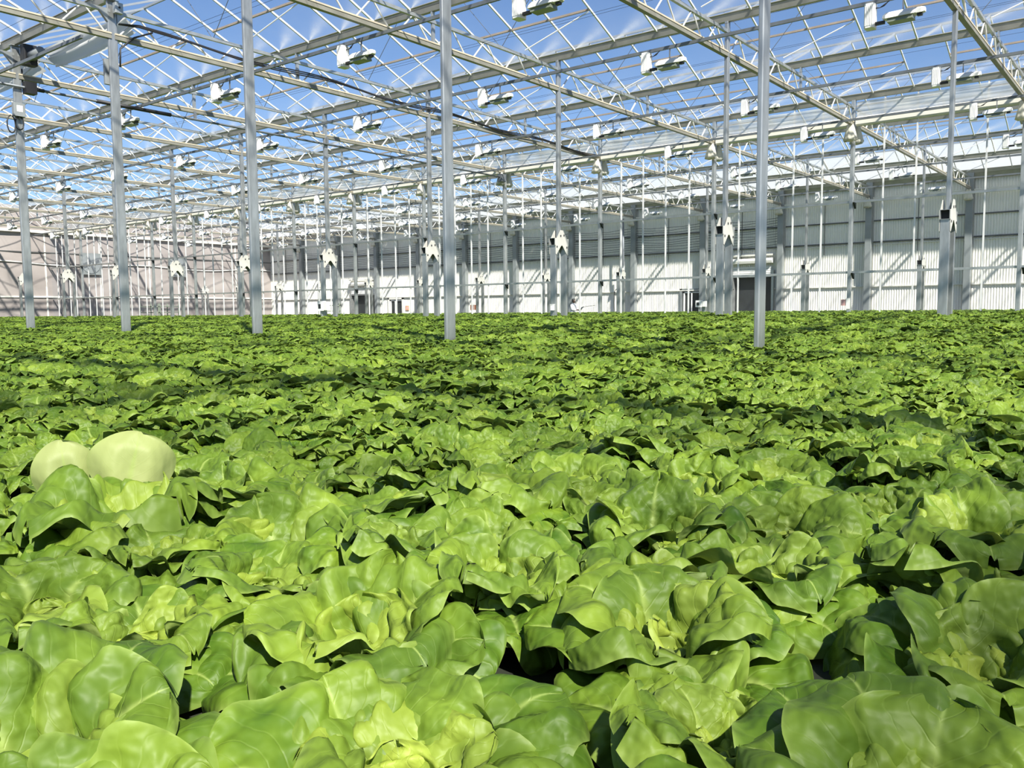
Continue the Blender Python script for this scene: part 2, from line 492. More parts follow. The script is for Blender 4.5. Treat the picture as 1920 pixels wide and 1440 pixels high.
pane_cache = {}
for g in range(len(GUT) - 1):
    ya, yb = GUT[g], GUT[g + 1]; yr = (ya + yb) / 2
    cl = struct('ceiling', (0, yr, 0), 'glass roof gable')
    gb = MB()
    prof = [(-0.11, ZG1), (-0.085, ZG1 - 0.02), (-0.05, ZG0), (0.05, ZG0), (0.085, ZG1 - 0.02), (0.11, ZG1), (0.10, ZG1 + 0.02), (0.03, ZG1 - 0.09), (-0.03, ZG1 - 0.09), (-0.10, ZG1 + 0.02)]
    gb.loft([[(x, yb - yr + py, pz) for py, pz in prof] for x in (XL, XR)])
    gb.build('gutter', M['gutter'], cl)
    rb = MB().box(XL, XR, -0.02, 0.02, ZR - 0.05, ZR + 0.01); rb.build('ridge', M['ridge'], cl)
    fq = []; fqs = []
    for side, yg in ((0, ya), (1, yb)):
        (y0, z0), (y1, z1) = slope_pts(yg, yr)
        y0 -= yr; y1 -= yr
        fb = MB()
        L_ = math.hypot(y1 - y0, z1 - z0)
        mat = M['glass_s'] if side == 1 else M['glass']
        if g == len(GUT) - 2 and side == 1: mat = M['white_roof']
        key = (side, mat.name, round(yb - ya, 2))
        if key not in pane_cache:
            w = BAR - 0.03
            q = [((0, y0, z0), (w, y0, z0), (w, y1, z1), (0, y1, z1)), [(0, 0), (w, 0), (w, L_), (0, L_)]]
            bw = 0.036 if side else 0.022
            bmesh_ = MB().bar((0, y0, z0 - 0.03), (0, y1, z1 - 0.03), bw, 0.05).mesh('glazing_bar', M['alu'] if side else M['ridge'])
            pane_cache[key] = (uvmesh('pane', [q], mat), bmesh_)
        pm, bmh = pane_cache[key]
        for x in BAR_X:
            ok, d = seen(x + 0.6, yr + (y0 + y1) / 2, (z0 + z1) / 2, 80)
            if ok and d < 30:
                link('glazing_bar', bmh, cl, (x, 0, 0))
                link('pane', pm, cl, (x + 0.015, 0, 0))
            else:
                fb.bar((x, y0, z0 - 0.03), (x, y1, z1 - 0.03), 0.036 if side else 0.022, 0.05)
                w = BAR - 0.03
                q = ([(x + 0.015, y0, z0), (x + 0.015 + w, y0, z0), (x + 0.015 + w, y1, z1), (x + 0.015, y1, z1)], [(0, 0), (w, 0), (w, L_), (0, L_)])
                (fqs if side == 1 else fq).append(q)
        if fb.v: stuff(fb.build('glazing_bar', M['alu'] if side else M['ridge'], cl))
        # vent windows: a bronze rail across three panes, centred on every truss line, on the far slope
        if side == 1:
            t = 0.5
            vy, vz = y0 + (y1 - y0) * t, z0 + (z1 - z0) * t - 0.05
            for i in range(-2, 14):
                xc = TX(i)
                if xc < XL + 2 or xc > XR - 2: continue
                v = MB().bar((xc - 1.875, vy, vz), (xc + 1.875, vy, vz), 0.05, 0.05)
                v.build('vent_rail', M['venta'], cl)
                ok, d = seen(xc, yr, ZT, 100)
                if ok and d < 48:
                    rd = MB().tube([(xc + 0.1, vy - 0.35, ZT + 0.12), (xc + 1.85, vy, vz - 0.05)], 0.016, 5)
                    rd.build('vent_rod', M['white'], cl)
    if fq: stuff(link('pane', uvmesh('pane', fq, M['glass']), cl))
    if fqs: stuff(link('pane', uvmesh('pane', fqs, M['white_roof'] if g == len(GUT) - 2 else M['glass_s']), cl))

# ------------------------------------------------------------------ trusses
def truss_name(i):
    return {0: 'over the rightmost near post'}.get(i, '%s line from the right' % nth(i + 1) if i >= 0 else 'beyond the right edge, line %s' % nth(-i))
bay_word = ['behind the camera', 'before the near posts', 'from near posts to double columns', 'from double columns to partition', 'beyond the glass partition', 'reaching the back wall']
brace_len = {}
def make_truss(i, j):
    x, ya, yb = TX(i), ROW[j], ROW[j + 1]
    Ld = yb - ya
    t = thing('roof_truss', 'lattice roof truss %s, %s' % (bay_word[j], truss_name(i)), 'truss', (x, ya, 0), 0, 'roof trusses')
    # bottom chord: hat section, flange on top and a narrower web below
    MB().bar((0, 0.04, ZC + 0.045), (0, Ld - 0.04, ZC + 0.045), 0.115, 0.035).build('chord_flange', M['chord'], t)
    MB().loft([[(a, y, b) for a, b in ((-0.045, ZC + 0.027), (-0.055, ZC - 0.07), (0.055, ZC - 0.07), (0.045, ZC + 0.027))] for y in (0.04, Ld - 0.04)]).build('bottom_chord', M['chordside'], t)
    MB().bar((0, 0.04, ZT), (0, Ld - 0.04, ZT), 0.075, 0.075).build('top_chord', M['galv2'], t)
    mb = MB().bar((0, Ld / 2, ZC + 0.06), (0, Ld / 2, ZG0), 0.05, 0.09, (0, 1, 0)); mb.build('gutter_stub', M['galv2'], t)
    ok, d = seen(x, (ya + yb) / 2, ZC, 250)
    n = 8; st = Ld / n
    fb = MB()
    for k in range(n):
        yc = st * (k + 0.5)
        for s in (-1, 1):
            a, b = (0, yc + s * 0.05, ZT - 0.03), (0, yc + s * 0.46, ZC + 0.06)
            okb, db = seen(x, ya + yc, ZC + 0.3, 40)
            if okb and db < 27:
                key = (s,)
                if key not in brace_len:
                    brace_len[key] = MB().tube([(0, s * 0.05, ZT - 0.03), (0, s * 0.46, ZC + 0.06)], 0.02, 6).mesh('brace', M['alu'])
                link('brace', brace_len[key], t, (0, yc, 0))
            else:
                fb.bar(a, b, 0.034, 0.034)
    if fb.v: stuff(fb.build('brace', M['alu'], t))
    # tie rods from the top chord up to the two ridges of the bay
    for q in (0.25, 0.75):
        y = Ld * q
        if ok and d < 40:
            for dx in (-1.25, 1.25):
                MB().bar((0, y, ZT), (dx, y, ZR - 0.06), 0.012, 0.012).build('tie_rod', M['dull'], t)
    return t
for i in range(-2, 13):
    for j in range(6):
        if j == 0 and i > 0: continue
        if j == 1 and i > 6: continue
        if i < 0 and j > 3: continue
        make_truss(i, j)

# ------------------------------------------------------------------ light rails and grow lamps
RAILY = [13.14, 18.0, 23.71, 28.53, 34.35, 39.36, 44.79]
rail_word = ['first behind the near posts', 'just before the double columns', 'first behind the double columns', 'just before the glass partition', 'first behind the glass partition', 'second behind the glass partition', 'nearest the back wall']
ZRAIL = E + 5.98
lamp_parts = None
def lamp_meshes():
    out = []
    b = MB()
    b.loft([[(-0.095, -0.10, z), (-0.06, -0.125, z), (0.06, -0.125, z), (0.095, -0.09, z), (0.095, 0.09, z), (0.06, 0.11, z), (-0.06, 0.11, z), (-0.095, 0.09, z)] for z in (-0.50, -0.036)])
    for k in range(5): b.box(-0.07 + k * 0.033, -0.055 + k * 0.033, -0.135, -0.12, -0.46, -0.08)
    out.append(('ballast', b.mesh('ballast', M['white'])))
    r = MB()
    pr = [(-0.13, 0.0), (-0.135, -0.05), (0.135, -0.05), (0.13, 0.0), (0.07, 0.075), (-0.07, 0.075)]
    r.loft([[(x, y * k, -0.345 + z * k) for y, z in pr] for x, k in ((0.24, 0.55), (0.31, 1.0), (0.80, 1.0), (0.84, 0.7))])
    out.append(('reflector', r.mesh('reflector', M['white'])))
    s = MB().loft([[(x, y, z) for y, z in ((-0.10, -0.395), (-0.12, -0.47), (0.12, -0.47), (0.10, -0.395))] for x in (0.34, 0.80)])
    out.append(('glass_skirt', s.mesh('glass_skirt', M['lamp_under'])))
    e = MB().loft([[(x, y * k, -0.335 + z * k) for y, z in ((-0.07, -0.05), (0.07, -0.05), (0.08, 0.02), (0.04, 0.06), (-0.04, 0.06), (-0.08, 0.02))] for x, k in ((0.845, 1), (0.94, 1), (1.0, 0.7))])
    out.append(('socket_cap', e.mesh('socket_cap', M['offw'])))
    out.append(('connector', MB().box(0.09, 0.27, -0.035, 0.035, -0.45, -0.395).mesh('connector', M['black'])))
    out.append(('connector', MB().box(0.86, 0.95, -0.04, 0.04, -0.43, -0.385).mesh('connector', M['black'])))
    h = MB().bar((0.60, 0, -0.28), (0.60, 0, -0.034), 0.02, 0.03, (0, 1, 0))
    out.append(('hanger', h.mesh('hanger', M['dull'])))
    c = MB().tube([(0.095, 0, -0.12), (0.17, 0, -0.13), (0.25, 0, -0.10), (0.32, 0, -0.05), (0.36, 0, -0.03)], [0.014, 0.008, 0.02, 0.008, 0.008], 5)
    out.append(('power_cable', c.mesh('power_cable', M['black'])))
    return out
LM = lamp_meshes()
for k, y in enumerate(RAILY):
    r = MB()
    r.loft([[(x, y + a, ZRAIL + b) for a, b in ((-0.025, -0.035), (0.025, -0.035), (0.03, 0.035), (-0.03, 0.035))] for x in (XL + 1, 9.0)])
    ro = r.build('light_rail', M['dull'])
    tag(ro, 'long thin grey lamp rail under the roof trusses, %s' % rail_word[k], 'rail', 'lamp rails')
    n = 0
    for i in range(-1, 13):
        x = TX(i) - 1.14 + (0.0)
        ok, d = seen(x, y, ZRAIL - 0.25, 30)
        if not ok: continue
        n += 1
        l = thing('grow_lamp', 'white grow lamp, %s from the right on the rail %s' % (nth(n), rail_word[k]), 'lamp', (x, y, ZRAIL), 0, 'grow lamps under the roof')
        made = {}
        for nm, me in LM:
            if d > 40 and nm in ('power_cable', 'connector'): continue
            made[nm] = link(nm, me, made.get({'glass_skirt': 'reflector', 'power_cable': 'ballast', 'socket_cap': 'reflector'}.get(nm), l))

# ------------------------------------------------------------------ near posts
for i in range(0, 5):
    x, y = TX(i), ROW[2]
    t = thing('steel_post', 'tall galvanised steel post rising out of the lettuce, %s from the right of five' % nth(i + 1), 'post', (x, y, 0), 0, 'near row of posts')
    MB().post(0, 0, 0.066, 0.21, 0.3, ZG0 - 0.02, 0.018).build('shaft', M['galv'], t)
    MB().box(-0.10, 0.10, -0.13, 0.13, ZG0 - 0.02, ZG0).build('cap_plate', M['galv2'], t)
    cb = MB()
    for s in (-1, 1):
        cb.add([(0.04 * q, s * 0.105, z) for q in (-1, 1) for z in (ZT - 0.25, ZT + 0.02)] + [(0.04 * q, s * 0.33, ZT + 0.02) for q in (-1, 1)],
               [(0, 1, 4), (2, 5, 3), (0, 4, 5, 2), (1, 3, 5, 4), (0, 2, 3, 1)])
    cb.build('bracket', M['galv2'], t)

# ------------------------------------------------------------------ double-legged columns
ZX = E + 1.918
def column_meshes():
    out = []
    out.append(('pole', MB().post(0, 0, 0.085, 0.15, ZX + 0.1, ZG0, 0.012).mesh('pole', M['galv'])))
    bx = MB()                                # open tube along y
    L2, w, h, tk = 0.33, 0.095, 0.10, 0.008
    bx.box(-w, w, -L2, L2, ZX - h, ZX - h + tk).box(-w, w, -L2, L2, ZX + h - tk, ZX + h)
    bx.box(-w, -w + tk, -L2, L2, ZX - h, ZX + h).box(w - tk, w, -L2, L2, ZX - h, ZX + h)
    out.append(('cross_tube', bx.mesh('cross_tube', M['galv2'])))
    out.append(('tube_shade', MB().box(-w + tk, w - tk, -L2 + 0.12, L2 - 0.12, ZX - h + tk, ZX + h - tk).mesh('tube_shade', M['dark'])))  # dark block stands in for the shade inside the open tube
    gp = MB()
    for sx in (-1, 1):
        xa, xb = sx * 0.098, sx * 0.108
        def plate(poly):
            n = len(poly)
            o = [(xa, y, z) for y, z in poly] + [(xb, y, z) for y, z in poly]
            gp.add(o, [tuple(range(n)), tuple(reversed(range(n, 2 * n)))] + [(k, n + k, n + (k + 1) % n, (k + 1) % n) for k in range(n)])
        plate([(-0.33, ZX - 0.1), (0.33, ZX - 0.1), (0.33, ZX + 0.1), (0.24, ZX + 0.1), (0.07, ZX + 0.33), (-0.07, ZX + 0.33), (-0.24, ZX + 0.1), (-0.33, ZX + 0.1)])
        plate([(-0.30, ZX - 0.1), (-0.30, ZX - 0.34), (-0.26, ZX - 0.36), (-0.03, ZX - 0.1)])
        plate([(0.30, ZX - 0.1), (0.30, ZX - 0.34), (0.26, ZX - 0.36), (0.03, ZX - 0.1)])
    out.append(('gusset_plate', gp.mesh('gusset_plate', M['plate'])))
    bo = MB()
    for y, z in ((-0.24, ZX - 0.14), (0.24, ZX - 0.14), (-0.06, ZX + 0.17), (0.10, ZX + 0.19)):
        bo.box(0.106, 0.118, y - 0.02, y + 0.02, z - 0.025, z + 0.025)
    out.append(('bolt', bo.mesh('bolt', M['dark'])))
    for s in (-1, 1):
        out.append(('leg', MB().post(0, s * 0.255, 0.19, 0.085, 0.3, ZX - 0.1, 0.01).mesh('leg', M['galv'])))
    return out
CM = column_meshes()
for j, words in ((3, 'before the glass partition'), (5, 'behind the glass partition')):
    for i in range(0, 13):
        x, y = TX(i), ROW[j]
        t = thing('double_column', 'double legged steel column with pale gusset plate %s, %s from the right' % (words, nth(i + 1)), 'column', (x, y, 0), 0, 'double legged columns')
        for nm, me in CM: link(nm, me, t)

# ------------------------------------------------------------------ glass partition (middle wall)
wm = struct('wall_middle', (0, ROW[4], 0), 'glass partition across the greenhouse')
ZP1, ZP2 = E + 1.206, E + 3.562
pm_post = MB().post(0, 0, 0.12, 0.16, 0.2, ZG0, 0.012).mesh('post', M['galv2'])
pm_mull = MB().box(-0.022, 0.022, -0.03, 0.03, 0.2, ZG0).mesh('mullion', M['alu'])
pm_br = MB().add([(-0.03, -0.08, 0), (0.03, -0.08, 0), (0.03, -0.30, 0.0), (-0.03, -0.30, 0.0), (-0.03, -0.08, -0.2), (0.03, -0.08, -0.2)], [(0, 1, 2, 3), (0, 4, 5, 1), (3, 2, 5, 4), (0, 3, 4), (1, 5, 2)]).mesh('bracket', M['dark'])
pane_me = {}
for i in range(-1, 14):
    x = TX(i)
    if i < 13:
        link('post', pm_post, wm, (x, 0, 0))
        for z in (ZP1, ZP2): link('bracket', pm_br, wm, (x + 0.12, 0.1, z - 0.03))
    if x - 5 < XL - 0.1: continue
    for k in range(1, 5): link('mullion', pm_mull, wm, (x - k, 0, 0))
    for z in (ZP1, ZP2):
        MB().box(x - 5 + 0.06, x - 0.06, -0.035, 0.035, z - 0.04, z + 0.04).build('rail', M['galv2'], wm)
    MB().loft([[(q, y, z) for y, z in ((-0.10, E + 6.05), (-0.13, E + 6.10), (-0.13, E + 6.30), (-0.05, E + 6.34), (0.05, E + 6.34), (0.05, E + 6.05))] for q in (x - 4.9, x - 0.1)]).build('beam', M['cream'], wm)
    for k in range(5):
        for za, zb in ((0.6, ZP1 - 0.04), (ZP1 + 0.04, ZP2 - 0.04), (ZP2 + 0.04, E + 6.05), (E + 6.82, ZG0)):
            key = (za, zb)
            if key not in pane_me:
                pane_me[key] = MB().add([(0.03, 0, za), (0.97, 0, za), (0.97, 0, zb), (0.03, 0, zb)], [(0, 1, 2, 3)]).mesh('pane', M['glass_p'])
            link('pane', pane_me[key], wm, (x - k - 1, 0, 0))
    # folded energy screen lying on the beam: soft horizontal pleats
    fb = MB(); rings = []
    for q in np.linspace(x - 4.88, x - 0.12, 13):
        rg = []
        for k in range(11):
            z = E + 6.33 + 0.49 * k / 10 + 0.012 * math.sin(q * 1.7 + k)
            rg.append((q, -0.06 + 0.022 * math.sin(k * 2.3 + q * 0.8) + 0.01 * math.sin(q * 3 + k * 0.9), z))
        rings.append(rg)
    fb.loft(rings, False, False)
    fb.build('folded_screen', M['film'], wm, True)

def cloth_bundle(name, w0, w1, h, seed):
    r = random.Random(seed); rings = []
    n = 22
    for k, f in enumerate((0, 0.12, 0.3, 0.55, 0.8, 1.0)):
        w = w0 + (w1 - w0) * f ** 0.8
        rg = []
        for a in range(n):
            th = 2 * math.pi * a / n
            pl = 1 + (0.10 + 0.16 * f) * math.sin(a * 2 * math.pi * 7 / n + seed) * 0.8
            zz = -h * f + (0.05 * math.sin(a * 1.9 + seed) if f == 1.0 else 0)
            rg.append((math.cos(th) * w * pl, math.sin(th) * w * 0.55 * pl, zz))
        rings.append(rg)
    return MB().loft(rings, True).mesh(name, M['cloth'], True)
CB = [cloth_bundle('cloth_bundle', 0.09, 0.21, 0.52, s) for s in range(3)]
for i in range(0, 13):
    o = link('cloth_bundle', CB[i % 3], None, (TX(i) - 0.02, ROW[4] - 0.25, E + 6.09))
    tag(o, 'cream cloth bundle hanging from the partition beam at post %s from the right' % nth(i + 1), 'cloth', 'cloth bundles on the partition')
    o = link('cloth_bundle', CB[(i + 1) % 3], None, (TX(i) + 0.05, ROW[4] + 0.22, E + 6.06))
    tag(o, 'shaded cloth bundle behind the partition glass at post %s from the right' % nth(i + 1), 'cloth', 'cloth bundles behind the partition')
    o = link('cloth_bundle', CB[(i + 2) % 3], None, (TX(i) - 0.02, YB - 0.62, E + 6.07))
    tag(o, 'cream cloth bundle high on the white back wall, %s from the right' % nth(i + 1), 'cloth', 'cloth bundles on the back wall')

# ------------------------------------------------------------------ back wall: corrugated sheets, girts, columns, doors
wb = struct('wall_back', (0, YB, 0), 'white corrugated back wall')
DOORS = [(-22.0, -19.55, E + 1.97), (-25.5, -24.0, E + 1.16), (-52.7, -51.2, E + 1.02), (-57.4, -54.4, E + 1.5)]
def sheet(x0, x1, z0, z1):
    b = MB(); P = 0.13
    n = max(1, int(round((x1 - x0) / P))); P = (x1 - x0) / n
    pts = []
    for k in range(n):
        for fx, dy in ((0.0, 0.0), (0.3, 0.0), (0.42, -0.03), (0.88, -0.03)): pts.append((x0 + (k + fx) * P, dy))
    pts.append((x1, 0.0))
    o = len(b.v)
    for x, y in pts: b.v += [(x, y, z0), (x, y, z1)]
    for k in range(len(pts) - 1): b.f.append((o + 2 * k, o + 2 * k + 2, o + 2 * k + 3, o + 2 * k + 1))
    return b
for i in range(-1, 13):
    xa, xb = TX(i) - 5.0, TX(i)
    dz = [d for d in DOORS if xa < (d[0] + d[1]) / 2 < xb]
    b = MB(); cur = xa
    for d in sorted(dz):
        if d[0] > cur: 
            s_ = sheet(cur, d[0], 0, E + 7.1); b.add(s_.v, s_.f)
        s_ = sheet(d[0], d[1], d[2], E + 7.1); b.add(s_.v, s_.f); cur = d[1]
    s_ = sheet(cur, xb, 0, E + 7.1); b.add(s_.v, s_.f)
    b.build('panel', M['panel'], wb)
MB().box(XL - 0.5, 6, 0.25, 0.35, 0, E + 7.1).build('backing', M['dark'], wb)  # dark sheet stands in for the shade beyond the open doorways
for i in range(-1, 13):
    xa, xb = TX(i) - 5.0 + 0.2, TX(i) - 0.2
    MB().box(xa, xb, -0.10, -0.03, E + 4.80, E + 4.87).build('girt', M['darkgirt'], wb)
    MB().box(xa, xb, -0.11, -0.03, E + 3.62, E + 3.70).build('girt', M['darkgirt'], wb)
    MB().box(xa, xb, -0.09, -0.03, E + 3.50, E + 3.54).build('girt', M['girt'], wb)
    cur = xa                                     # lower girt runs between the door openings
    for d in sorted(DOORS):
        if d[2] < E + 1.17 or not (xa < (d[0] + d[1]) / 2 < xb): continue
        MB().box(cur, d[0], -0.13, -0.03, E + 1.17, E + 1.23).build('girt', M['girt'], wb); cur = d[1]
    MB().box(cur, xb, -0.13, -0.03, E + 1.17, E + 1.23).build('girt', M['girt'], wb)
    MB().post(TX(i), -0.28, 0.34, 0.36, 0, ZG0, 0.02).build('column', M['wallcol'], wb)
    MB().box(xa, xb, -0.40, -0.34, E + 6.02, E + 6.10).build('beam', M['girt'], wb)
    MB().loft([[(q, y, E + z) for y, z in ((0, 6.64), (-0.22, 6.66), (-0.34, 6.98), (-0.30, 7.0), (0, 7.0))] for q in (xa - 0.2, xb + 0.2)]).build('eave_gutter', M['gutter'], wb)
    # thin conduit drops standing off the wall
    MB().box(xa + 2.3, xa + 2.335, -0.20, -0.165, E + 3.05, E + 6.0).build('conduit', M['darkgirt'], wb)
# roller door housings
for nme, (x0, x1, zt) in (('door_1', DOORS[0]), ('door_4', DOORS[3])):
    d = struct(nme, ((x0 + x1) / 2, YB, 0), 'dark open doorway with roller shutter above')
    w = (x1 - x0) / 2
    MB().box(-w - 0.14, -w, -0.2, 0.2, 0, zt + 0.35).build('jamb', M['galv2'], d)
    MB().box(w, w + 0.14, -0.2, 0.2, 0, zt + 0.35).build('jamb', M['galv2'], d)
    MB().box(-w, w, -0.16, 0.0, zt - 0.06, zt + 0.05).build('lintel', M['galv'], d)
    for k in range(4):
        MB().box(-w, w, -0.15, -0.09, zt + 0.07 + k * 0.13, zt + 0.18 + k * 0.13).build('slat', M['white'], d)
    MB().loft([[(q, y, zt + z) for y, z in ((-0.1, 0.75), (-0.38, 0.78), (-0.42, 0.92), (-0.38, 1.05), (-0.1, 1.1))] for q in (-w - 0.1, w + 0.1)]).build('shutter_box', M['panel'], d)
    MB().box(-w - 0.1, w + 0.1, -0.30, -0.1, zt + 1.22, zt + 1.32).build('canopy_strip', M['girt'], d)
for nme, (x0, x1, zt), fm in (('door_2', DOORS[1], 'wallcol'), ('door_3', DOORS[2], 'girt')):
    d = struct(nme, ((x0 + x1) / 2, YB, 0), 'dark personnel door in a pale frame')
    w = (x1 - x0) / 2
    MB().box(-w - 0.16, -w, -0.12, 0.1, 0, zt + 0.16).build('frame', M[fm], d)
    MB().box(w, w + 0.16, -0.12, 0.1, 0, zt + 0.16).build('frame', M[fm], d)
    MB().box(-w - 0.16, w + 0.16, -0.12, 0.1, zt, zt + 0.16).build('frame', M[fm], d)
    MB().box(-w + 0.08, -w + 0.16, -0.06, 0.02, 0, zt - 0.04).build('stile', M['white'], d)
    MB().box(-w + 0.62, -w + 0.70, -0.06, 0.02, 0, zt - 0.04).build('stile', M['white'], d)
    MB().box(-w + 0.08, w, -0.06, 0.02, zt - 0.12, zt - 0.04).build('door_rail', M['white'], d)
    MB().box(-w + 0.16, w, 0.03, 0.08, 0, zt - 0.04).build('leaf', M['dark'], d)

# loose cables strung along the back wall, left of the big door
for k in range(11):
    r = random.Random(40 + k); pts = []
    z0 = E + 3.85 + 0.155 * k
    for q in range(0, 61):
        x = -19.0 - q * 0.8
        ph = ((x - X0) % 5.0) / 5.0
        pts.append((x, YB - 0.24 - 0.012 * (k % 3), z0 - (0.10 + 0.07 * r.random()) * math.sin(math.pi * ph) + 0.01 * math.sin(q * 0.7 + k)))
    c = MB().tube(pts, 0.012, 4).build('wall_cable', M['black'])
    tag(c, 'sagging black cable along the back wall, %s up from the lowest of eleven' % nth(k + 1), 'cable', 'cables along the back wall')

# ------------------------------------------------------------------ left wall
wl = struct('wall_left', (XL, 0, 0), 'pinkish grey film side wall')
yy = -4.0
k = 0
while yy < YB:
    y1 = min(yy + 4.2, YB)
    zs = [0, E + 1.35, E + 3.9, E + 6.25]
    for q in range(3):
        b = MB(); rings = []
        for y in np.linspace(yy + 0.03, y1 - 0.03, 9):
            rings.append([(0.035 * math.sin(y * 1.3 + z * 2) * (1 if 0 < s < 6 else 0.2), y, z) for s, z in enumerate(np.linspace(zs[q] + (0.05 if q else 0), zs[q + 1] - 0.05, 7))])
        b.loft(rings, False, False)
        b.build('panel', M['wallfilm'], wl, True)
    MB().box(-0.05, 0.03, y1 - 0.06, y1 + 0.06, 0, E + 6.25).build('seam_post', M['girt'], wl)
    yy = y1; k += 1
MB().box(-0.02, 0.05, -4, YB, E + 4.7, E + 4.78).build('rail', M['darkgirt'], wl)
b = MB(); pts = []
for y in np.linspace(-4, YB, 90): pts.append((0.06, y, E + 3.9 + 0.12 * math.sin(y * 0.55)))
b.tube(pts, 0.05, 6); b.build('film_roll', M['sheet'], wl, True)
MB().box(0.0, 0.08, -4, YB, E + 1.30, E + 1.42).build('rail', M['girt'], wl)
MB().box(-0.1, 0.25, -4, YB, E + 6.2, E + 6.4).build('beam', M['cream'], wl)
MB().box(-0.1, -0.05, -4, YB, 0, E + 8.2).build('backing', M['wallfilm'], wl)

# ------------------------------------------------------------------ fittings on the two left near posts
x4, y4 = TX(4), ROW[2]
t = thing('drive_shaft', 'dark horizontal drive shaft with motor, under the truss at the leftmost near post', 'shaft', (x4 + 0.10, y4, E + 5.87))
MB().tube([(0.0, -9.5, 0), (0, 20.1, 0)], 0.035, 8).build('shaft', M['dull'], t, True)
MB().box(-0.11, 0.12, 0.13, 0.40, -0.15, 0.15).build('motor_box', M['black'], t)
MB().tube([(0, 0.40, 0), (0, 0.62, 0)], 0.05, 8).build('coupling', M['black'], t, True)
MB().tube([(0, 2.0, 0), (0, 4.2, 0)], 0.055, 8).build('sleeve', M['black'], t, True)
MB().box(-0.12, 0.12, 19.7, 20.0, -0.2, 0.12).build('end_bearing', M['dull'], t)
for yk in (5.0, 10.1, 15.2):
    MB().bar((0, yk, 0), (0, yk, 0.24), 0.04, 0.08, (0, 1, 0)).build('hanger', M['dull'], t)
t = thing('junction_box', 'grey junction box with white label on the leftmost near post', 'box', (x4 + 0.06, y4 - 0.02, E + 5.27))
MB().post(0.05, -0.02, 0.14, 0.28, -0.17, 0.17, 0.015).build('case', M['greybox'], t)
MB().box(0.12, 0.127, -0.09, 0.05, -0.06, 0.10).build('label_plate', M['label'], t)
for k, (dy, dr) in enumerate(((-0.12, 0.55), (0.08, 0.42))):
    MB().tube([(0.06, dy + 0.10 * math.cos(a) - 0.1, -0.17 - dr * 0.4 + dr * 0.4 * math.sin(a)) for a in np.linspace(0.5 * math.pi, 2.4 * math.pi, 14)], 0.018, 6).build('cable_loop', M['black'], t, True)
t = thing('gearbox', 'black gearbox and motor under the gutter beside the leftmost near post', 'gearbox', (x4, y4, E + 6.5))
MB().post(0.35, 0.18, 0.26, 0.34, -0.12, 0.38, 0.04).build('housing', M['black'], t)
MB().tube([(0.50, 0.2, 0.1), (1.0, 0.2, 0.12)], 0.13, 10).build('motor', M['greybox'], t, True)
MB().tube([(-0.1, 0.18, -0.12), (-0.05, 0.16, -0.7)], 0.02, 6).build('cable', M['black'], t, True)
x3, y3 = TX(3), ROW[2]
t = thing('control_box', 'small pale control box high on the second near post from the left', 'box', (x3 + 0.14, y3, E + 6.72))
MB().post(0.06, 0.05, 0.14, 0.18, -0.12, 0.10, 0.015).build('case', M['galv2'], t)
MB().box(0.13, 0.14, 0.03, 0.07, -0.02, 0.02).build('knob', M['black'], t)
t = thing('pipe_clamp', 'dark clamp plate on the left side of the second near post from the left', 'clamp', (x3 - 0.06, y3 - 0.02, E + 5.35))
MB().post(-0.05, -0.08, 0.08, 0.14, -0.25, 0.3, 0.01).build('plate', M['greybox'], t)
# black cable bundle slung along the truss of the same post
t = thing('cable_bundle', 'thick black cable bundle slung along the truss from the second near post', 'cable', (x3, y3, 0))
for k in range(3):
    pts = [(0.06 + 0.02 * k, 0.12, E + 6.42), (0.10, 0.6, E + 6.46 + 0.02 * k)]
    for y in np.linspace(1.2, 19.6, 38):
        pts.append((0.10 + 0.015 * math.sin(y + k), y, E + 6.40 - 0.012 * y + 0.03 * k + 0.05 * math.sin(y * 1.25 + k * 0.3)))
    pts += [(0.1, 20.0, E + 6.25)]
    MB().tube(pts, 0.017, 6).build('cable', M['black'], t, True)
MB().tube([(0.09, 0.9, E + 6.42), (0.10, 0.45, E + 6.2), (0.06, 0.14, E + 5.9), (0.05, 0.12, E + 5.5)], 0.022, 6).build('cable', M['black'], t, True)
# white folded sheets under the gutter between the two left posts
for nme, xa, xb, zc, lbl in (('folded_sheet', -23.6, -19.4, 6.55, 'white folded plastic sheet hanging under the gutter between the two left posts'),
                             ('folded_sheet', -33.0, -24.2, 6.62, 'white folded plastic sheet under the gutter at the left picture edge')):
    b = MB(); rings = []
    for q in np.linspace(xa, xb, 24):
        f = (q - xa) / (xb - xa)
        rings.append([(q, ROW[2] + 0.55 + 0.07 * math.sin(k * 1.4 + q * 0.9) + 0.03 * k, E + 6.86 - 0.045 * k - 0.02 * k * math.sin(f * 3.1) + 0.02 * math.sin(q * 2 + k)) for k in range(9)])
    b.loft(rings, False, False)
    o = b.build(nme, M['sheet'], None, True); tag(o, lbl, 'sheet')

# ------------------------------------------------------------------ thin screen wires along the roof
for g in range(2, 9):
    ya = GUT[g]
    for dy, z, wd in ((1.2, 6.42, 'front'), (1.45, 6.46, 'middle'), (3.7, 6.42, 'rear')):
        w = MB().bar((XL, ya + dy, E + z), (9, ya + dy, E + z), 0.005, 0.005).build('screen_wire', M['black'])
        tag(w, 'thin black screen wire, %s one under the %s roof bay from the front' % (wd, nth(g - 1)), 'wire', 'screen wires under the roof')
w = MB().bar((-24.5, 9.15, E + 5.98), (-18.95, 9.15, E + 5.98), 0.05, 0.07).build('roof_pipe', M['dull'])
tag(w, 'short grey pipe rail between the two left near posts', 'pipe')

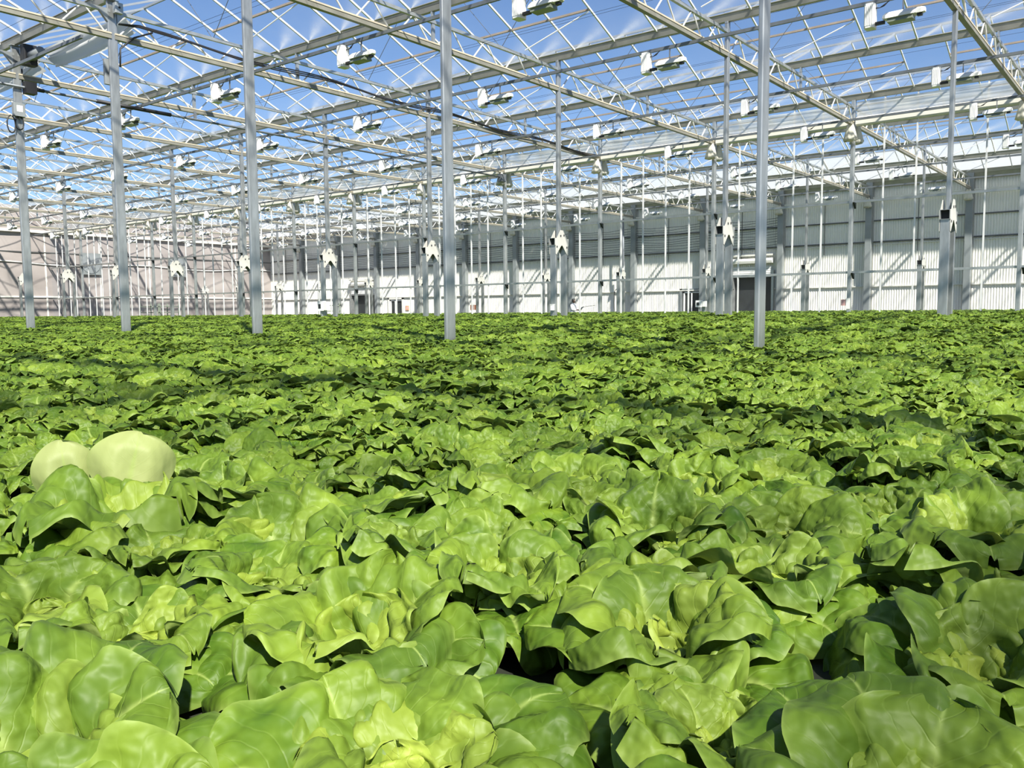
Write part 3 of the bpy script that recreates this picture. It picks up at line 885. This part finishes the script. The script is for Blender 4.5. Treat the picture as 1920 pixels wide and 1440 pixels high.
# ------------------------------------------------------------------ small things near the columns and walls
def ebox(x, y, z, w, lbl):
    t = thing('switch_box', lbl, 'box', (x, y, z))
    MB().post(0, 0, w, 0.16, -0.17, 0.17, 0.012).build('case', M['white'], t)
    MB().post(w * 0.85, 0.0, w * 0.6, 0.14, -0.15, 0.13, 0.012).build('case', M['offw'], t)
    MB().box(-w * 0.3, w * 0.1, -0.092, -0.08, -0.08, 0.07).build('screen', M['dark'], t)
    MB().box(-0.03, 0.03, -0.03, 0.03, -0.55, -0.17).build('foot', M['galv2'], t)
ebox(-23.9, ROW[3] - 0.40, E + 0.22, 0.30, 'white switch box at the foot of the fifth double column from the right')
ebox(-19.15, ROW[5] - 0.42, E + 0.27, 0.34, 'white switch box on a double column beside the dark back wall door')
t = thing('meter_box', 'small white box on the leg of the third double column from the right', 'box', (-13.95, ROW[3] - 0.35, E + 0.06))
MB().post(0, 0, 0.09, 0.09, -0.06, 0.09, 0.01).build('case', M['white'], t)
MB().box(-0.05, 0.05, -0.05, 0.05, 0.09, 0.11).build('lid', M['offw'], t)
t = thing('notice_board', 'red brown notice board on a short stand before the back wall', 'sign', (-41.6, YB - 2.0, 0))
MB().box(-0.38, 0.38, -0.02, 0.02, E + 0.08, E + 0.46).build('board', M['rust'], t)
MB().box(-0.03, 0.01, -0.026, -0.02, E + 0.08, E + 0.46).build('divider', M['label'], t)
for s in (-0.3, 0.3): MB().box(s - 0.02, s + 0.02, 0.02, 0.05, 0, E + 0.55).build('leg', M['girt'], t)
t = thing('wall_sign', 'small faded orange sign on the back wall right of the narrow door', 'sign', (-50.6, YB - 0.06, E + 0.30))
MB().box(-0.2, 0.2, -0.02, 0.0, -0.2, 0.18).build('board', M['orange'], t)
MB().box(-0.12, 0.12, -0.026, -0.02, -0.10, 0.08).build('print', M['pink'], t)
t = thing('tag_card', 'pink tag card tied to the second partition post from the right', 'tag', (TX(1) - 0.05, ROW[4] - 0.14, E + 0.17))
MB().box(-0.17, 0.1, -0.012, 0.0, -0.09, 0.12).build('card', M['pink'], t)
MB().box(0.0, 0.13, -0.03, -0.013, -0.2, 0.16).build('clip', M['offw'], t)
# flat racks of trays seen through the glass
for k, (x, y) in enumerate(((-62.0, 34.0), (-60.2, 34.6), (-53.5, 44.5))):
    t = thing('tray_rack', 'grey green tray rack behind the glass partition, %s from the left' % nth(k + 1), 'rack', (x, y, 0))
    for s in (-0.8, 0.8):
        for q in (-0.3, 0.3): MB().box(s - 0.03, s + 0.03, q - 0.03, q + 0.03, 0, E + 0.75).build('upright', M['rackgreen'], t)
    for z in (0.35, 0.8, 1.25, 1.7): MB().box(-0.83, 0.83, -0.33, 0.33, z, z + 0.07).build('shelf', M['rackgreen'], t)
# a grey extractor fan panel pair on the far left wall
for k, y in enumerate((33.0, 40.5)):
    t = thing('wall_fan', 'dark square fan on the side wall, %s from the partition' % nth(k + 1), 'fan', (XL + 0.1, y, E + 4.0))
    MB().box(0, 0.12, -0.85, 0.85, -0.85, 0.85).build('housing', M['wallcol'], t)
    MB().tube([(0.121, 0, 0), (0.16, 0, 0)], 0.75, 20).build('shroud', M['greybox'], t)
    fbm = MB()
    for a in range(4):
        th = a * math.pi / 2 + 0.4
        fbm.bar((0.18, 0.1 * math.cos(th), 0.1 * math.sin(th)), (0.18, 0.68 * math.cos(th), 0.68 * math.sin(th)), 0.22, 0.02, (1, 0.4, 0))
    fbm.build('blade', M['dull'], t)
# pump hose column beside the person
t = thing('hose_stand', 'grey pump pipe with hanging hose against the back wall', 'pipe', (-29.4, YB - 0.9, 0))
MB().tube([(0, 0, 0), (0, 0, E + 3.2)], 0.09, 8).build('riser', M['galv2'], t, True)
MB().tube([(0.02, -0.1, E + 6.0), (0.05, -0.1, E + 3.0), (-0.1, -0.1, E + 2.55), (-0.12, -0.1, E + 2.4)], 0.07, 8).build('down_pipe', M['dull'], t, True)
MB().tube([(-0.35 + 0.28 * math.cos(a), -0.12, E + 1.1 + 0.3 * math.sin(a)) for a in np.linspace(0, math.pi, 9)] + [(-0.66, -0.12, E + 0.5), (-0.6, -0.12, 0.3)], 0.025, 6).build('hose', M['black'], t, True)

# ------------------------------------------------------------------ worker in a white coat by the back wall
def skin_body(name, verts, edges, radii, mat, parent, root=0, sub=2):
    me = bpy.data.meshes.new(name); me.from_pydata(verts, edges, []); me.update()
    o = bpy.data.objects.new(name, me); COL.objects.link(o); o.parent = parent
    sk = o.modifiers.new('skin', 'SKIN')
    if not me.skin_vertices: me.skin_vertices.new() if hasattr(me.skin_vertices, 'new') else None
    if me.skin_vertices:
        for k, r in enumerate(radii):
            d = me.skin_vertices[0].data[k]
            d.radius = r if isinstance(r, tuple) else (r, r); d.use_root = (k == root)
    ss = o.modifiers.new('smooth', 'SUBSURF'); ss.levels = sub; ss.render_levels = sub
    me.materials.append(mat)
    return o
PX, PY = -32.95, YB - 1.6
pp = thing('person', 'person in a white coat with dark hair, holding a spray wand near the back wall', 'person', (PX, PY, 0), 0)
Hh = 1.98
V = [(0, 0, 1.02), (0, 0, 1.25), (0.01, 0, 1.52), (0.02, 0, 1.66), (0.03, 0, 1.78), (0.035, 0, 1.88), (0.03, 0, 1.95),
     (0, 0.20, 1.55), (0.10, 0.27, 1.25), (0.38, 0.20, 1.18), (0.48, 0.16, 1.20),
     (0, -0.20, 1.55), (0.12, -0.26, 1.25), (0.40, -0.16, 1.22), (0.50, -0.10, 1.25),
     (0, 0.11, 0.98), (0.03, 0.12, 0.54), (-0.02, 0.12, 0.09), (0.14, 0.13, 0.04),
     (0, -0.11, 0.98), (0.05, -0.12, 0.54), (0.0, -0.12, 0.09), (0.16, -0.13, 0.04)]
Ed = [(0, 1), (1, 2), (2, 3), (3, 4), (4, 5), (5, 6), (2, 7), (7, 8), (8, 9), (9, 10), (2, 11), (11, 12), (12, 13), (13, 14),
      (0, 15), (15, 16), (16, 17), (17, 18), (0, 19), (19, 20), (20, 21), (21, 22)]
Rr = [(.17, .13), (.16, .12), (.17, .11), .06, .10, .105, .07, .075, .055, .042, .035, .075, .055, .042, .035, .105, .075, .05, .04, .105, .075, .05, .04]
skin_body('body', V, Ed, Rr, M['skin'], pp)
ct = MB()
ct.loft([[(0.01 + a * rx, b_ * ry, z) for a, b_ in ((math.cos(t_), math.sin(t_)) for t_ in np.linspace(0, 2 * math.pi, 15)[:-1])] for z, rx, ry in ((0.55, 0.24, 0.33), (0.95, 0.22, 0.30), (1.25, 0.20, 0.27), (1.50, 0.19, 0.29), (1.62, 0.13, 0.20), (1.68, 0.08, 0.09))])
for s in (-1, 1):
    ct.tube([(0.0, s * 0.22, 1.57), (0.11, s * 0.285, 1.25), (0.36, s * 0.19, 1.20)], [0.10, 0.085, 0.065], 10)
ct.build('coat', M['coat'], pp, True)
MB().loft([[(0.02 + 0.118 * r_ * math.cos(t_) - 0.02, 0.118 * r_ * math.sin(t_), z) for t_ in np.linspace(0, 2 * math.pi, 13)[:-1]] for z, r_ in ((1.76, 0.86), (1.84, 0.98), (1.92, 0.96), (1.97, 0.75), (2.0, 0.3))]).build('hair', M['hair'], pp, True)
MB().add([(0.115, -0.02, 1.83), (0.115, 0.02, 1.83), (0.16, 0, 1.82), (0.12, 0, 1.87)], [(0, 1, 2), (0, 2, 3), (1, 3, 2), (0, 3, 1)]).build('nose', M['skin'], pp)
for s in (-1, 1):
    MB().box(0.118, 0.128, s * 0.04 - 0.012, s * 0.04 + 0.012, 1.865, 1.88).build('eye', M['label'], pp)
    MB().tube([(0.40, s * 0.02 + 0.11, 1.21), (0.62, s * 0.05 + 0.02, 1.26)], [0.03, 0.026], 6).build('hand', M['skin'], pp, True)
    for f in range(4):
        MB().tube([(0.56, s * 0.05 + 0.03 - 0.012 * f, 1.285 - 0.014 * f), (0.60, s * 0.05 + 0.05 - 0.012 * f, 1.29 - 0.014 * f), (0.63, s * 0.05 + 0.03, 1.27 - 0.014 * f)], 0.009, 5).build('finger', M['skin'], pp, True)
t = thing('spray_wand', 'thin dark spray wand held out by the person in white', 'wand', (PX, PY, 0))
MB().tube([(0.55, 0.0, 1.17), (0.72, 0.0, 1.38), (0.85, 0, 1.42)], [0.05, 0.055, 0.03], 6).build('grip', M['greybox'], t, True)
MB().tube([(0.85, 0, 1.42), (1.75, 0, 1.52)], 0.018, 6).build('lance', M['greybox'], t, True)

# ------------------------------------------------------------------ lettuce
def leaf_arrays(rg, kind, ns, ntt):
    """kind 0 outer .. 3 heart -> vertices (ns*ntt,3), uv"""
    U = lambda a, b: rg.uniform(a, b)
    if kind == 0:   Ln, Wd, p0, p1, Rc, ruf, puck, r0 = U(.195, .24), U(.215, .265), U(26, 54), U(-60, 8), U(.15, .34), U(.008, .018), U(.006, .011), .018
    elif kind == 1: Ln, Wd, p0, p1, Rc, ruf, puck, r0 = U(.17, .22), U(.195, .245), U(52, 76), U(-40, 40), U(.10, .20), U(.006, .015), U(.006, .012), .022
    elif kind == 2: Ln, Wd, p0, p1, Rc, ruf, puck, r0 = U(.125, .16), U(.15, .195), U(62, 82), U(-15, 50), U(.08, .14), U(.005, .012), U(.007, .012), .024
    else:           Ln, Wd, p0, p1, Rc, ruf, puck, r0 = U(.06, .095), U(.08, .12), U(60, 86), U(20, 115), U(.045, .08), U(.005, .011), U(.006, .010), .010
    s = 1 - (1 - np.linspace(0, 1, ns)) ** 1.35
    t = np.sin(np.linspace(-1, 1, ntt) * math.pi / 2 * 0.96) / math.sin(math.pi / 2 * 0.96)
    sm = np.clip(s / 0.52, 0, 1); sm = sm * sm * (3 - 2 * sm)
    w = Wd / 2 * (0.2 + 0.8 * sm) * np.sqrt(np.clip(1 - (np.clip(s - 0.54, 0, 1) / 0.46) ** 2 * 0.992, 0, 1))
    ph = np.radians(p0 + (p1 - p0) * s ** U(1.0, 1.7))
    ds = np.gradient(s) * Ln
    r = r0 + np.concatenate([[0], np.cumsum((np.cos(ph) * ds)[:-1])])
    z = 0.012 + np.concatenate([[0], np.cumsum((np.sin(ph) * ds)[:-1])])
    Sg, Tg = np.meshgrid(s, t, indexing='ij')
    wg = w[:, None]
    th = np.clip(Tg * wg / Rc, -2.2, 2.2)
    lat = Rc * np.sin(th); nrm = Rc * (1 - np.cos(th))
    f1, f2 = U(1.6, 3.2), U(1.6, 3.2); a1, a2 = U(0, 6.28), U(0, 6.28)
    ed = np.abs(Tg) ** 2.2
    ruff = ruf * ed * np.where(Tg > 0, np.sin(6.28 * f1 * Sg + a1), np.sin(6.28 * f2 * Sg + a2)) * np.clip(Sg * 2.2, 0, 1)
    pk = np.zeros_like(Sg)
    for _ in range(5):
        kx, ky = U(-11, 11), U(4, 15)
        pk += np.sin(kx * Tg + ky * Sg + U(0, 6.28))
    pk *= puck / 5 * (1.6, 2.4, 2.8, 2.6)[kind]
    # pleats between the side veins, mirrored on the midrib
    fq, sl, qa = U(2.6, 4.2), U(0.8, 1.8), U(0, 6.28)
    pk += (0.004, 0.006, 0.007, 0.005)[kind] * U(0.4, 1.5) * np.sin(6.28 * (fq * Sg - sl * np.abs(Tg)) + qa) * np.abs(Tg) ** 0.7 * np.clip(Sg * 2, 0, 1)
    fL, fR = U(.15, 1.2), U(.15, 1.2)                                  # margins and tip roll back into a lip
    fold = -(0.034, 0.030, 0.022, 0.010)[kind] * (np.clip(np.abs(Tg) - 0.55, 0, 1) / 0.45) ** 2 * np.where(Tg > 0, fL, fR) * np.clip(Sg * 1.6, 0, 1)
    fold = fold - (0.030, 0.026, 0.018, 0.008)[kind] * U(0, 1.1) * (np.clip(Sg - 0.72, 0, 1) / 0.28) ** 2
    dome = U(.005, .016) * Ln / 0.2 * np.sin(math.pi * np.abs(Tg) ** 0.85) * np.sin(math.pi * np.clip(Sg * 0.95, 0, 1))
    rib = dome - 0.006 * np.exp(-(Tg / 0.13) ** 2) * (1 - 0.6 * Sg)
    twist = U(-0.35, 0.35)
    n = nrm + ruff + pk + fold + rib + lat * twist * Sg
    cs, sn = np.cos(ph)[:, None], np.sin(ph)[:, None]
    rr = r[:, None] - sn * n
    zz = z[:, None] + cs * n
    side = U(-0.25, 0.25)
    yy_ = lat + side * rr * Sg
    P = np.stack([rr, yy_, zz], -1).reshape(-1, 3)
    uv = np.stack([(Tg + 1) / 2, Sg], -1).reshape(-1, 2)
    return P, uv

def grid_faces(ns, ntt):
    i = np.arange(ns - 1)[:, None] * ntt + np.arange(ntt - 1)[None, :]
    return np.stack([i, i + ntt, i + ntt + 1, i + 1], -1).reshape(-1, 4)

AGE = [0.0, 0.16, 0.45, 0.8]
def head_plan(seed):
    rg = random.Random(seed); plan = []
    a = rg.uniform(0, 6.28)
    for kind, n in ((0, 7), (1, 7), (2, 6), (3, 6)):
        for k in range(n):
            a += math.radians(137.5) + rg.uniform(-0.2, 0.2)
            plan.append((kind, a, rg.randrange(10 ** 6)))
    return plan

def leaf_geo(kind, az, seed, ns, ntt):
    P, uv = leaf_arrays(random.Random(seed), kind, ns, ntt)
    c, s_ = math.cos(az), math.sin(az)
    Q = P.copy(); Q[:, 0] = P[:, 0] * c - P[:, 1] * s_; Q[:, 1] = P[:, 0] * s_ + P[:, 1] * c
    return Q, uv

def np_mesh(name, P, F, uv, age, mat):
    me = bpy.data.meshes.new(name)
    me.vertices.add(len(P)); me.vertices.foreach_set('co', P.astype(np.float32).ravel())
    me.loops.add(F.size); me.loops.foreach_set('vertex_index', F.astype(np.int32).ravel())
    me.polygons.add(len(F)); me.polygons.foreach_set('loop_start', np.arange(0, F.size, 4, dtype=np.int32))
    me.update(calc_edges=True)
    me.polygons.foreach_set('use_smooth', np.ones(len(F), bool))
    l = me.uv_layers.new(name='uv'); l.data.foreach_set('uv', uv[F.ravel()].astype(np.float32).ravel())
    at = me.attributes.new('age', 'FLOAT', 'POINT'); at.data.foreach_set('value', np.asarray(age, np.float32))
    me.materials.append(mat)
    return me

NVAR = 9
PLANS = [head_plan(100 + v) for v in range(NVAR)]
LOD = {0: (25, 21), 1: (13, 11), 2: (8, 7)}
mesh_cache = {}
def leaves_of(var, lod, mat='leaf'):
    key = (var, lod, mat)
    if key not in mesh_cache:
        ns, ntt = LOD[lod]; F = grid_faces(ns, ntt); out = []
        for kind, az, sd_ in PLANS[var]:
            P, uv = leaf_geo(kind, az, sd_, ns, ntt)
            out.append(np_mesh('leaf', P, F, uv, np.full(len(P), AGE[kind]), M[mat]))
        mesh_cache[key] = out
    return mesh_cache[key]

# hearts that can be located in the photograph: x, y, scale, kind
HERO = [(-1.12, 0.44, 1.12, ''), (-0.75, 0.72, 1.06, ''), (-0.20, 0.99, 1.10, 'dark'), (-1.06, 0.93, 1.12, ''), (-0.65, 1.25, 1.06, 'dark2'),
        (-0.22, 1.47, 1.05, ''), (-0.63, 1.66, 1.05, ''), (-1.68, 1.23, 1.12, ''), (-2.04, 1.02, 1.25, 'pale'), (-1.62, 0.66, 1.05, ''),
        (-1.46, 2.16, 1.0, ''), (-1.08, 2.2, 1.0, ''), (-0.97, 1.78, 1.0, ''), (-0.34, 2.1, 1.05, ''), (-1.24, 1.50, 1.0, ''),
        (-0.36, 0.66, 1.0, ''), (-0.92, 0.36, 1.0, ''), (-0.52, 0.42, 1.0, ''), (-1.38, 0.72, 0.9, ''), (-1.45, 0.30, 1.0, '')]
heads = []
for x, y, sc, kd in HERO: heads.append([x, y, sc, kd])
A_, B_ = 0.262, 0.228                       # spacing along and between rows
Fh = Vector((CF[0], CF[1])).normalized(); Rh = Vector((Fh.y, -Fh.x))
rg = random.Random(3)
far = []
placed = [(h[0], h[1]) for h in heads]
def allowed(x, y, l, d):
    if y > 30.3 and x < -50: return False
    if x < -67.5 or x > 1.8 or y > 47.6 or y < -2.3: return False
    if abs(l) > d * 0.70 + 0.9: return False
    if abs(y - ROW[2]) < 0.2 and abs((x - X0 + 2.5) % 5 - 2.5) < 0.14: return False
    return True
def put(x, y):
    u, v, dep = project(x, y, field_z(x, y) - 0.05)
    far.append((dep, u, v, x, y))
# close up: packed by hand-sown positions, then row by row
cand = []
k = 0; D = 0.42
while D < 3.6:
    for q in range(-17, 18): cand.append((D + rg.uniform(-0.04, 0.04), (q + 0.5 * (k % 2)) * A_ + rg.uniform(-0.05, 0.05)))
    D += B_; k += 1
cand += [(rg.uniform(0.40, 3.6), rg.uniform(-3.4, 3.4)) for _ in range(9000)]
for d, l in cand:
    p = Fh * d + Rh * l
    if not allowed(p.x, p.y, l, d): continue
    if min((p.x - a) ** 2 + (p.y - b) ** 2 for a, b in placed) < max(0.215, 0.268 - 0.024 * max(0, d - 1.2)) ** 2: continue
    placed.append((p.x, p.y)); put(p.x, p.y)
D = 3.75; k = 0
while D < 78:
    half = D * 0.80 + 1.2
    nL = int(half / A_) + 1
    for q in range(-nL, nL + 1):
        l = (q + 0.5 * (k % 2)) * A_ + rg.uniform(-0.05, 0.05)
        d = D + rg.uniform(-0.045, 0.045)
        p = Fh * d + Rh * l
        if allowed(p.x, p.y, l, d): put(p.x, p.y)
    D += B_; k += 1
infr = [f for f in far if -70 < f[1] < 1990 and -60 < f[2] < 1560]
infr.sort()
near = infr[:300 - len(HERO)]
nearset = set((f[3], f[4]) for f in near)
for dep, u, v, x, y in near: heads.append([x, y, rg.uniform(0.8, 1.16) * (1 - 0.20 * min(1, max(0, (dep - 1.3) / 2.2))), ''])
rest = [f for f in far if (f[3], f[4]) not in nearset]

# rows for the labels: depth bands, then order from the left
info = []
for h in heads:
    u, v, dep = project(h[0], h[1], field_z(h[0], h[1]) - 0.05)
    info.append([dep, u, h])
info.sort(key=lambda a: a[0])
rows = {}
for dep, u, h in info: rows.setdefault(int((dep - 0.45) / 0.3), []).append((u, dep, h))
rowkeys = sorted(rows)
herokeys = {(h[0], h[1]) for h in HERO}
idx = 0
for rn, rk in enumerate(rowkeys):
    for cn, (u, dep, h) in enumerate(sorted(rows[rk], key=lambda a: a[0])):
        x, y, sc, kd = h
        where = '%s from the left in the %s row from the front' % (nth(cn + 1), nth(rn + 1))
        pale = kd == 'pale'
        zb = field_z(x, y) - HEAD_H * min(1.0, sc + 0.04) + rg.uniform(-0.035, 0.025)
        t = thing('lettuce_head', ('lettuce with two pale leaves, %s' if pale else 'bright green butterhead lettuce, %s') % where, 'lettuce', (x, y, zb), rg.uniform(0, 6.28), 'lettuce heads near the camera')
        t.rotation_euler = (rg.uniform(-0.24, 0.24), rg.uniform(-0.24, 0.24), t.rotation_euler.z)
        if (x, y) in herokeys:                      # hearts the photograph shows lean a little towards the path side
            c_ = Vector((-x, -y)).normalized()
            t.rotation_euler = (Matrix.Rotation(rg.uniform(0.12, 0.26), 3, Vector((-c_.y, c_.x, 0))) @ Matrix.Rotation(rg.uniform(0, 6.28), 3, 'Z')).to_euler()
        t.scale = (sc, sc, sc * rg.uniform(0.92, 1.12))
        if pale: t.scale.z *= 1.38; t.rotation_euler = (0.05, -0.04, 1.9)
        var = idx % NVAR; idx += 1
        lod = 0 if dep < 2.6 else 1
        for q, me in enumerate(leaves_of(var, lod)):
            if q >= 24 and lod == 1: continue
            if dep > 4.5 and q in (6, 23): continue
            link('leaf', me, t)
# two pale leaves standing up on the big head at the left
def pale_leaf(parent_xy, pos, az, w, h, lean, roll):
    ns, ntt = 25, 21
    s = 0.5 - 0.5 * np.cos(np.linspace(0, math.pi, ns)); t_ = np.linspace(-1, 1, ntt)
    Sg, Tg = np.meshgrid(s, t_, indexing='ij')
    b0 = np.clip(Sg / 0.5, 0, 1)
    wd = w / 2 * (0.45 + 0.55 * b0 * b0 * (3 - 2 * b0)) * np.sqrt(np.clip(1 - (np.clip(Sg - 0.50, 0, 1) / 0.50) ** 2 * 0.995, 0, 1)) * (1 + 0.035 * np.sin(9 * Sg + 1.3))
    lat = Tg * wd
    fwd = lean * Sg ** 1.5 - 0.9 * lat ** 2 / w + 0.010 * np.abs(Tg) ** 2 * np.sin(8 * Sg + np.where(Tg > 0, 0.5, 2.4)) - 0.02 * np.clip(Sg - 0.8, 0, 1) / 0.2 + 0.0025 * np.sin(9 * Sg + 5 * Tg) + 0.007 * (1 - np.cos(2 * math.pi * Tg)) * np.sin(math.pi * Sg)
    P = np.stack([fwd, lat + roll * Sg * h, Sg * h - roll * lat * 0.8], -1).reshape(-1, 3)
    c, s2 = math.cos(az), math.sin(az)
    Q = np.stack([P[:, 0] * c - P[:, 1] * s2 + pos[0], P[:, 0] * s2 + P[:, 1] * c + pos[1], P[:, 2] + pos[2]], -1)
    uv = np.stack([(Tg + 1) / 2, Sg], -1).reshape(-1, 2)
    return np_mesh('leaf', Q, grid_faces(ns, ntt), uv, np.full(len(Q), 0.5), M['leaf_pale'])
for o in list(COL.objects):
    if o.get('category') == 'lettuce' and 'two pale leaves' in o['label']:
        inv = (Matrix.Translation(o.location) @ o.rotation_euler.to_matrix().to_4x4() @ Matrix.Diagonal((*o.scale, 1))).inverted()
        for (px, py, dz, w, h, rl) in ((-2.235, 1.125, -0.075, 0.225, 0.20, 0.26), (-2.365, 1.05, -0.105, 0.17, 0.21, -0.10)):
            me = pale_leaf(None, (px, py, field_z(px, py) + dz), math.atan2(-py, -px), w, h, -0.03, rl)
            me.transform(inv)
            lf = link('leaf', me, o); lf['label'] = 'pale leaf back facing the sun'

# everything farther away: one field, instanced from its own template heads
def far_field():
    P = []; F = []; UV = []; AG = []; TM = []; off = 0
    ns, ntt = LOD[2]; Fq = grid_faces(ns, ntt)
    NV = 6
    for v in range(NV):
        for q, (kind, az, sd_) in enumerate(PLANS[v]):
            if q in (23, 24, 25): continue
            Q, uv = leaf_geo(kind, az, sd_, ns, ntt)
            P.append(Q); F.append(Fq + off); UV.append(uv); AG.append(np.full(len(Q), AGE[kind])); TM.append(np.full(len(Q), v)); off += len(Q)
    nT = off
    P = np.concatenate(P); F = np.concatenate(F); UV = np.concatenate(UV); AG = np.concatenate(AG); TM = np.concatenate(TM)
    r = np.random.default_rng(5); n = len(rest)
    pts = np.array([(f[3], f[4], field_z(f[3], f[4]) - HEAD_H * 0.82) for f in rest])
    pts[:, 2] += r.uniform(-0.02, 0.025, n)
    co = np.concatenate([P, pts])
    me = bpy.data.meshes.new('lettuce_field')
    me.vertices.add(len(co)); me.vertices.foreach_set('co', co.astype(np.float32).ravel())
    me.loops.add(F.size); me.loops.foreach_set('vertex_index', F.astype(np.int32).ravel())
    me.polygons.add(len(F)); me.polygons.foreach_set('loop_start', np.arange(0, F.size, 4, dtype=np.int32))
    me.update(calc_edges=True)
    me.polygons.foreach_set('use_smooth', np.ones(len(F), bool))
    l = me.uv_layers.new(name='uv'); l.data.foreach_set('uv', UV[F.ravel()].astype(np.float32).ravel())
    def att(nm, ty, arr, prop='value'):
        a = me.attributes.new(nm, ty, 'POINT'); a.data.foreach_set(prop, arr)
    att('age', 'FLOAT', np.concatenate([AG, np.zeros(n)]).astype(np.float32))
    att('tmpl', 'INT', np.concatenate([TM, np.full(n, -1)]).astype(np.int32))
    att('pick', 'INT', np.concatenate([np.zeros(nT), r.integers(0, NV, n)]).astype(np.int32))
    rot = np.stack([r.uniform(-.30, .30, n), r.uniform(-.30, .30, n), r.uniform(0, 6.28, n)], -1)
    att('rot', 'FLOAT_VECTOR', np.concatenate([np.zeros((nT, 3)), rot]).astype(np.float32).ravel(), 'vector')
    att('scl', 'FLOAT', np.concatenate([np.ones(nT), r.uniform(.68, .92, n)]).astype(np.float32))
    me.materials.append(M['leaf'])
    o = link('lettuce_field', me)
    g = bpy.data.node_groups.new('field', 'GeometryNodeTree')
    g.interface.new_socket('Geometry', in_out='INPUT', socket_type='NodeSocketGeometry')
    g.interface.new_socket('Geometry', in_out='OUTPUT', socket_type='NodeSocketGeometry')
    N, L = g.nodes, g.links
    gi, go = N.new('NodeGroupInput'), N.new('NodeGroupOutput')
    def named(nm, ty):
        a = N.new('GeometryNodeInputNamedAttribute'); a.data_type = ty; a.inputs[0].default_value = nm
        return a.outputs[0]
    tm = named('tmpl', 'INT')
    cmp_ = N.new('FunctionNodeCompare'); cmp_.data_type = 'INT'; cmp_.operation = 'GREATER_EQUAL'
    ii = [s for s in cmp_.inputs if s.type == 'INT']
    L.new(tm, ii[0]); ii[1].default_value = 0
    sp = N.new('GeometryNodeSeparateGeometry')
    L.new(gi.outputs[0], sp.inputs[0]); L.new(cmp_.outputs[0], sp.inputs[1])
    si = N.new('GeometryNodeSplitToInstances')
    L.new(sp.outputs[0], si.inputs['Geometry']); L.new(tm, si.inputs['Group ID'])
    mp = N.new('GeometryNodeMeshToPoints'); L.new(sp.outputs[1], mp.inputs[0])
    ip = N.new('GeometryNodeInstanceOnPoints')
    L.new(mp.outputs[0], ip.inputs['Points']); L.new(si.outputs['Instances'], ip.inputs['Instance'])
    ip.inputs['Pick Instance'].default_value = True
    L.new(named('pick', 'INT'), ip.inputs['Instance Index'])
    L.new(named('rot', 'FLOAT_VECTOR'), ip.inputs['Rotation'])
    L.new(named('scl', 'FLOAT'), ip.inputs['Scale'])
    L.new(ip.outputs[0], go.inputs[0])
    md = o.modifiers.new('field', 'NODES'); md.node_group = g
    o['kind'] = 'stuff'
    tag(o, 'endless bed of small looking butterhead lettuce filling the greenhouse beyond', 'lettuce')
    return o
far_field()
print('heads', len(heads), 'far', len(rest), 'objects', len(bpy.data.objects))
